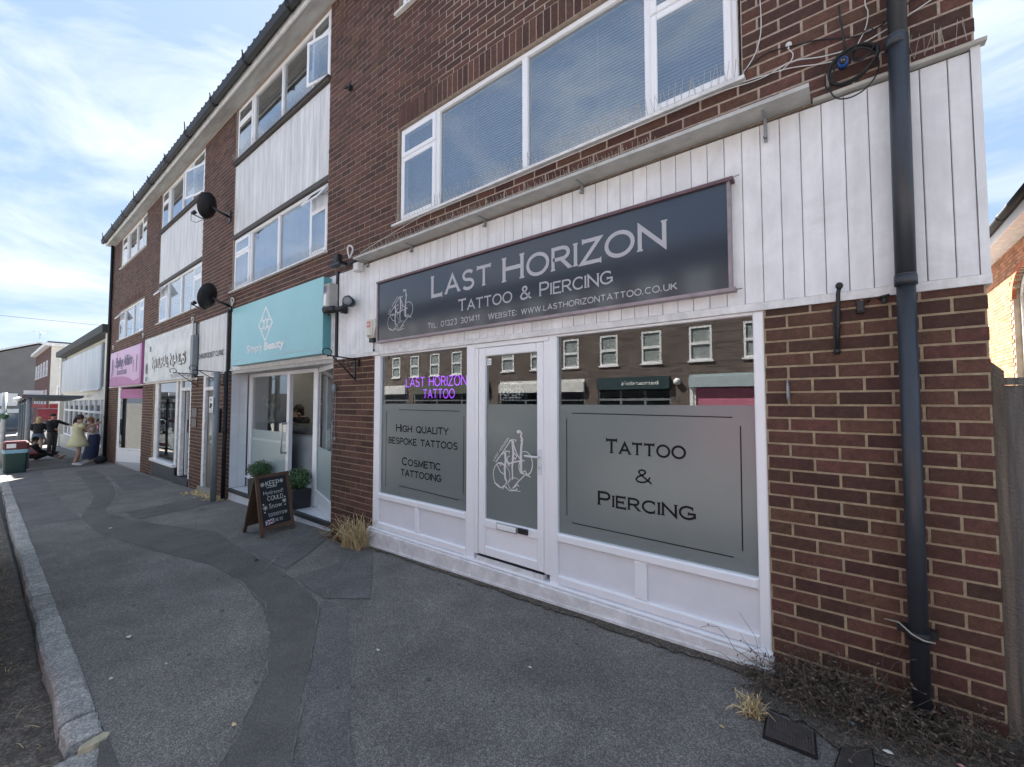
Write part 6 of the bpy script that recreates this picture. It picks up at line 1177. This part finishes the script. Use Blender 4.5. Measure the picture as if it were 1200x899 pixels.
MB().box(-20.28, -20.24, -1.95, -1.55, z + 2.36, z + 2.50).build('name_board', M_whitetxt, h); MB().box(-20.28, -20.24, -1.98, -1.52, z + 2.26, z + 2.355).build('red_band', M_red, h)
h = empty('bus_stop_pole', (-21.6, -2.28, gz(-21.6)), 'pale grey bus stop post with small green disc behind the litter bin', 'post'); z = gz(-21.6, -2.28)
MB().tube([(-21.6, -2.29, z), (-21.6, -2.29, z + 2.45)], .06, 12).build('post', mat('pale_grey_post', (.42, .45, .46), .5), h); MB().tube([(-21.535, -2.28, z + 1.68), (-21.52, -2.28, z + 1.68)], .10, 14).build('disc', mat('green_disc', (.05, .12, .07), .5), h)
MB().tube([(-21.6, -2.1, z + 2.2), (-21.6, -1.95, z + 2.25)], .07, 8).build('camera_head', M_whitetxt, h)

# ================================================================== LOW WHITE SHOP NEXT DOOR
zl = -.62
lb = empty('low_shop', (-26, 2, zl), 'low flat roofed cream shop with long streaked white fascia left of the terrace', 'building')
MB().box(-20.85, -20.36, -.06, .3, -.8, 3.999).build('pilaster', M_render, lb); MB().box(-34.2, -33.6, -.06, .3, -1.6, 3.9).build('pilaster', M_render, lb); MB().box(-33.59, -20.86, .0, .3, 1.97, 2.1).box(-33.59, -20.86, .15, .3, 2.101, 4.0).box(-33.59, -20.86, .05, .3, 1.62, 1.969).build('header', M_render, lb)
boards(-33.5, -21.9, 2.06, 3.72, -.03, mat('streaked_white_metal', (.50, .53, .55), .4, var=.25, scale=1.3, stretch=(2, 2, .25)), lb, w=.40, nm='fascia_panel'); bx('fascia_edge', M_greyp, -21.89, -21.6, -.03, .14, 2.02, 3.76, lb); bx('fascia_strip', M_upvc, -26.5, -21.9, -.06, -.031, 2.0, 2.058, lb)
MB().box(-34.4, -20.32, -.22, 8, 4.0, 4.28).build('roof', mat('dark_bitumen_edge', (.05, .055, .055), .8), lb); MB().box(-33.6, -20.4, 7.5, 7.7, -1.5, 3.99).box(-34.2, -34.0, .31, 7.49, -1.6, 3.99).box(-20.6, -20.4, .31, 7.49, -1.6, 3.99).box(-33.99, -20.61, 3, 3.1, -1.5, 3.99).build('wall', M_render, lb)
t = Txt((0, .045, 0)); t.text('TEL 482 170', -26.5, -24.2, 1.74, .12, wt=.2); t.build('lettering', mat('brown_lettering', (.2, .15, .1), .6), lb)
m = MB()
for x in (-32.9, -31.2, -29.5, -27.8, -26.4, -25.0, -23.6, -22.2, -20.9): m.box(x - .06, x + .06, .06, .14, -.1, 1.62)
m.box(-32.8, -20.9, .0605, .1395, 1.10, 1.18).box(-32.8, -20.9, .0605, .1395, -.16, -.08); wf = m.build('window', M_upvc, lb); MB().box(-32.8, -20.9, .10, .105, -.08, 1.62).build('pane', M_shopglass, wf)
m = MB(); r_ = random.Random(8)
for i in range(30): x = -32.5 + i * .38; m.box(x, x + r_.uniform(.1, .25), .4, .5, r_.uniform(-.1, .3), r_.uniform(.8, 1.5))
m.build('window_display', mat('display_mix', (.45, .48, .52), .6, isl=.6), lb, kind='stuff'); MB().box(-33.59, -20.86, .02, .3, -1.6, -.161).build('stallriser', mat('pale_stallriser', (.4, .4, .38), .7), lb)

# ================================================================== FAR BUILDINGS
zf = gz(-62)
fb = empty('flats', (-53, 4, zf), 'three storey block with brown brick front and cream gable end beyond the low shop', 'building')
MB().box(-50.25, -50, .72, 9, zf - .2, 6.05).build('gable_wall', M_render, fb); MB().box(-64, -50.002, .70, .95, zf - .2, 6.05).build('front_wall', brick_tex_mat('far_brick', (.11, .045, .04), (.085, .035, .03), (.15, .12, .10)), fb); MB().box(-64.2, -49.7, .35, 9.2, 6.051, 6.28).build('roof', M_upvc_dirty, fb); MB().box(-64.1, -49.8, .5, 9.1, 6.281, 6.40).build('roof_deck', M_roof, fb)
def simple_window(par, x0, x1, y0, y1, z0, z1, axis):
    FG = mat('far_glass', (.10, .13, .16), .08, spec=.8) if axis != 'o' else mat('curtained_glass', (.30, .34, .34), .2, var=.35, scale=5, stretch=(4, 1, .6))
    """small far window: frame with mullion and pane; axis 'x' looks along +x, 'y' faces -y"""
    if axis == 'x':
        X = x1; f = MB().box(X, X + .05, y0, y0 + .07, z0, z1).box(X, X + .05, y1 - .07, y1, z0, z1).box(X, X + .049, y0 + .07, y1 - .07, z1 - .07, z1).box(X, X + .049, y0 + .07, y1 - .07, z0, z0 + .07).box(X, X + .048, (y0 + y1) / 2 - .04, (y0 + y1) / 2 + .04, z0 + .07, z1 - .07).box(X, X + .08, y0 - .05, y1 + .05, z0 - .07, z0 - .001).build('window', M_upvc, par); MB().box(X + .005, X + .015, y0 + .07, y1 - .07, z0 + .07, z1 - .07).build('pane', FG, f)
    else:
        s_ = 1 if axis == 'y' else -1; Y = y0; a = lambda d: Y - s_ * d
        f = MB().box(x0, x0 + .07, a(.05), a(0), z0, z1).box(x1 - .07, x1, a(.05), a(0), z0, z1).box(x0 + .07, x1 - .07, a(.049), a(0), z1 - .07, z1).box(x0 + .07, x1 - .07, a(.049), a(0), z0, z0 + .07).box(x0 + .07, x1 - .07, a(.052), a(0), (z0 + z1) / 2 - .05, (z0 + z1) / 2 + .05).box(x0 - .05, x1 + .05, a(.09), a(0), z0 - .06, z0 - .001).build('window', M_upvc, par); MB().box(x0 + .07, x1 - .07, a(.015), a(.005), z0 + .07, z1 - .07).build('pane', FG, f)
simple_window(fb, 0, -50, 1.2, 2.3, 4.35, 5.35, 'x'); simple_window(fb, 0, -50, 1.1, 2.3, 1.55, 2.85, 'x'); simple_window(fb, 0, -50, 5.2, 6.4, 4.35, 5.35, 'x'); simple_window(fb, 0, -50, 5.2, 6.4, 1.55, 2.85, 'x')
for i in range(5):
    x = -52.2 - i * 2.5; simple_window(fb, x - .8, x + .3, .70, 0, 3.75, 5.0, 'y'); simple_window(fb, x - .8, x + .3, .70, 0, 1.35, 2.55, 'y')
MB().box(-64, -49.92, .55, .695, .62 + .4, 1.35).build('red_fascia', M_red, fb); MB().box(-49.98, -49.9, .75, 4, .98, 1.38).build('red_fascia', M_red, fb)
aw = empty('red_awning', (-49.5, 1, .6), 'red canvas shop awning at the foot of the cream gable end', 'awning'); MB().prism([(-49.88, .1, .98), (-48.6, .1, .38), (-48.6, .1, .18), (-49.88, .1, .18)], (0, 1.5, 0)).build('canvas', M_red, aw); MB().box(-49.99, -49.89, .1, 1.6, .98, 1.03).build('awning_box', M_greyp, aw)
gh = empty('grey_gable_hall', (-74, -2, zf), 'large grey rendered building with shallow gable and white verge across the far end', 'building')
MB().prism([(-74, -30, zf - .3), (-74, 12, zf - .3), (-74, 12, 4.2), (-74, 1.45, 8.25), (-74, -12, 2.9), (-74, -30, 2.9)], (-8, 0, 0)).build('wall', mat('grey_render', (.165, .16, .155), .9, var=.12, scale=.6), gh)
m = MB(); m.hexa([(-82, -12.3, 2.95), (-73.8, -12.3, 2.95), (-73.8, 1.45, 8.42), (-82, 1.45, 8.42), (-82, -12.3, 3.15), (-73.8, -12.3, 3.15), (-73.8, 1.45, 8.62), (-82, 1.45, 8.62)]).hexa([(-82, 1.4505, 8.42), (-73.8, 1.4505, 8.42), (-73.8, 12.3, 4.2), (-82, 12.3, 4.2), (-82, 1.4505, 8.62), (-73.8, 1.4505, 8.62), (-73.8, 12.3, 4.4), (-82, 12.3, 4.4)]).build('roof', M_upvc_dirty, gh)
MB().box(-73.99, -73.8, -9, .0, 1.1, 2.5).build('sign_panel', M_upvc_dirty, gh); o_ = (-73.79, -3.2, 1.9); t = Txt(o_, (0, 1, 0), (0, 0, 1), (1, 0, 0)); t.text('HOME', 0, 1.9, 0, .38, wt=.2); t.stroke([(0, -.35), (1.9, -.35)], .09); t.build('sign_lettering', M_greyp, gh); MB().box(-73.99, -73.8, -2.2, 1.0, .3, .75).build('sign_panel', M_upvc_dirty, gh); MB().box(-73.99, -73.85, -9, 1.2, zf + .1, .25).build('shop_window', mat('far_glass', (.10, .13, .16), .08), gh)
an_ = empty('tv_aerial', (-76, 1.9, 8.5), 'television aerial on the ridge of the grey gable', 'aerial'); MB().tube([(-76, 1.6, 8.5), (-76, 1.6, 10.0)], .04, 5).tube([(-76, 1.0, 9.95), (-76, 2.2, 9.95)], .03, 5).tube([(-76.3, 1.3, 9.8), (-75.7, 1.3, 10.05)], .03, 5).tube([(-76.3, 1.9, 9.8), (-75.7, 1.9, 10.05)], .03, 5).build('mast', M_grey, an_)
tag(MB().tube([(-58, -30 + i * 3, 9.05 - .02 * (15 - i) * i * .12 + .2) for i in range(22)], .018, 4).build('overhead_wire', M_black, loc=(-58, 0, 9)), 'thin overhead wire crossing the sky above the low white shop', 'wire')
# cars
def car(x, y, deg, col, label, rough=.3, L_=4.1, back=False):
    z = gz(x, y) - .1; h = empty('parked_car', (x, y, z), label, 'car'); F = ang_frame((x, y, z), deg); M_ = mat('car_paint_%d_%d' % (int(col[0] * 100), int(col[2] * 100)), col, rough, var=.02, spec=.6)
    prof = [(-2.05, .32), (-2.05, .62), (-1.98, .88), (-1.55, .98), (-.95, 1.40), (-.2, 1.47), (.75, 1.44), (1.55, 1.36), (1.92, .98), (2.05, .85), (2.05, .32)]
    def ring(s_, w_, zz): return [F((px, w_ * (1 if pz < 1.0 else .82 if pz > 1.3 else .97), pz)) for px, pz in prof]
    m = MB(); R1 = [ring(0, w_, 0) for w_ in (-.86, -.80, .80, .86)]
    R1[0] = [F((px * .985, -.86 * (1 if pz < 1.0 else .80 if pz > 1.3 else .96), min(pz, 1.42))) for px, pz in prof]; R1[3] = [F((px * .985, .86 * (1 if pz < 1.0 else .80 if pz > 1.3 else .96), min(pz, 1.42))) for px, pz in prof]
    m.loft(R1); m.build('body', M_, h); g = mat('car_glass', (.01, .012, .014), .06, spec=.8)
    for s_ in (-1, 1):
        MB().hexa([F(p) for p in [(-1.35, s_ * .835, 1.0), (1.5, s_ * .835, 1.0), (1.5, s_ * .87, 1.0), (-1.35, s_ * .87, 1.0), (-.9, s_ * .69, 1.36), (1.3, s_ * .69, 1.34), (1.3, s_ * .735, 1.34), (-.9, s_ * .735, 1.36)]]).build('side_window', g, h)
        for wx in (-1.30, 1.28):
            w_ = MB().tube([F((wx, s_ * .70, .31)), F((wx, s_ * .905, .31))], [.31, .31], 24).build('wheel', M_tyre, h); MB().tube([F((wx, s_ * .90, .31)), F((wx, s_ * .912, .31))], .20, 16).build('rim', M_grey, w_)
        MB().ell(F((-2.0, s_ * .62, .72)), (.09, .17, .09)).build('headlight', M_whitetxt, h); MB().ell(F((1.98, s_ * .68, .9)), (.08, .10, .14)).build('tail_light', M_red, h); MB().ell(F((-.8, s_ * .86, 1.04)), (.09, .05, .07)).build('mirror', M_, h)
    MB().hexa([F(p) for p in [(-1.52, -.72, 1.0), (-1.52, .72, 1.0), (-1.42, .72, 1.0), (-1.42, -.72, 1.0), (-.98, -.62, 1.41), (-.98, .62, 1.41), (-.92, .62, 1.41), (-.92, -.62, 1.41)]]).build('windscreen', g, h); MB().hexa([F(p) for p in [(1.80, -.70, 1.0), (1.80, .70, 1.0), (1.93, .70, 1.0), (1.93, -.70, 1.0), (1.52, -.62, 1.36), (1.52, .62, 1.36), (1.585, .62, 1.36), (1.585, -.62, 1.36)]]).build('rear_window', g, h)
    MB().hexa([F(p) for p in [(2.05, -.26, .55), (2.07, -.26, .55), (2.07, .26, .55), (2.05, .26, .55), (2.05, -.26, .66), (2.07, -.26, .66), (2.07, .26, .66), (2.05, .26, .66)]]).build('number_plate', mat('plate_yellow', (.6, .45, .05), .5), h)
car(-5.93, -3.622, 0, (.012, .013, .015), 'black parked car whose near wheel just shows at the left edge of the picture'); car(-47, -3.6, 0, (.16, .012, .05), 'dark red parked car far down the road at the left edge'); car(-54, -7.8, 0, (.45, .47, .5), 'silver car far off on the other side of the road')
car(-38, .8, 90, (.55, .56, .58), 'white car parked in the sunlit yard beyond the low shop')
# ================================================================== OPPOSITE TERRACE (seen mirrored in the glass)
YO = -12.6
op = empty('opposite_terrace', (-8, YO, gz(-8)), 'brown brick shops with flats above across the road, seen mirrored in the shop glass', 'building')
BT = brick_tex_mat('opposite_brick', (.15, .115, .10), (.075, .058, .052), (.21, .19, .17), bw=.45, rh=.09); m = MB()
wins = [(-9.47 + 1.72 * k, -8.70 + 1.72 * k) for k in range(-9, 9)]
m.box(-27, 8, YO - .3, YO, 2.5, 2.985).box(-27, 8, YO - .3, YO, 4.2, 5.3).box(-27, 8, YO - .3, YO, 6.4, 6.9); e = [-27] + [v for w_ in wins for v in w_] + [8]
for a, b in zip(e[::2], e[1::2]): m.box(a, b, YO - .3, YO, 2.9851, 4.1999).box(a, b, YO - .3, YO, 5.3001, 6.3999)
m.build('upper_wall', BT, op)
for a, b in ((-27, -26.5), (-20.0, -19.5), (-13.6, -13.1), (-8.43, -7.84), (-4.95, -4.33), (2.5, 3.0), (7.5, 8)): MB().box(a, b, YO - .3, YO, -.9, 2.4999).build('pier', BT, op)
r_ = random.Random(4)
for a, b in wins:
    for z0, z1 in ((2.99, 4.19), (5.31, 6.39)):
        simple_window(op, a + .01, b - .01, YO - .05, 0, z0, z1, 'o'); f = op.children[-1]
        MB().box(a + .03, b - .03, YO - .16, YO - .15, z0 + .05, z1 - .05).build('net_curtain', mat('pale_net', (.55, .57, .56), .8, var=.2, scale=4), f)
MB().box(-27.2, 8.2, YO - 6, YO + .3, 6.901, 7.1).build('roof', M_roof, op); MB().box(-27, 8, YO - 6, YO - .6, -.9, 6.9).build('block_body', M_dark, op)
for a, b, z0, z1, mm in ((-26.4, -20.1, 2.0, 2.45, M_upvc_dirty), (-19.4, -13.7, 1.98, 2.42, mat('olive_fascia', (.12, .13, .10), .5)), (-13.0, -8.44, 1.97, 2.36, M_upvc_dirty), (-7.83, -4.96, 2.03, 2.45, mat('dark_teal_fascia', (.035, .065, .075), .4)), (-4.3, 2.49, 2.06, 2.42, mat('pale_blue_fascia', (.42, .50, .53), .4)), (3.05, 7.45, 2.0, 2.4, M_upvc_dirty)):
    MB().box(a, b, YO - .05, YO + .12, z0, z1).build('shop_fascia', mm, op); MB().box(a, b, YO - .02, YO + .02, z1 + .001, 2.4995).build('fascia_board', mm, op)
for a, b in ((-26.4, -20.1), (-19.4, -13.7), (-13.0, -8.44), (-7.83, -4.96), (3.05, 7.45)):
    f = MB(); n_ = 3
    for i in range(n_ + 1): x = a + (b - a) * i / n_; f.box(x - .04, x + .04, YO - .12, YO - .02, -.7, 1.99)
    f.box(a + .05, b - .05, YO - .119, YO - .021, 1.6, 1.68); f = f.build('shop_window', M_greyp, op); MB().box(a, b, YO - .09, YO - .08, -.6, 1.96).build('pane', mat('opp_glass', (.02, .028, .033), .06, spec=.8), f)
MB().box(-4.1, 2.4, YO - .1, YO - .04, -.7, 2.02).build('shutter', mat('pink_shutter', (.52, .16, .25), .6), op); MB().box(-4.3, -4.18, YO - .1, YO + .02, -.7, 2.05).box(-4.18, -4.101, YO - .1, YO, -.7, 2.05).build('shutter_guide', M_upvc, op)
font_text('fascia_lettering', "barnardo's", (-5.35, YO + .13, 2.19), (-1, 0, 0), (0, 0, 1), 1.45, M_whitetxt, op, offset=.01, height=.16); MB().tube([(-4.7, YO + .01, 2.28), (-4.7, YO + .12, 2.28)], .12, 14).build('round_lamp', M_whitetxt, op)
strip('far_pavement', [-62, 40], YO, -9.6, M_asph_m, -.02)
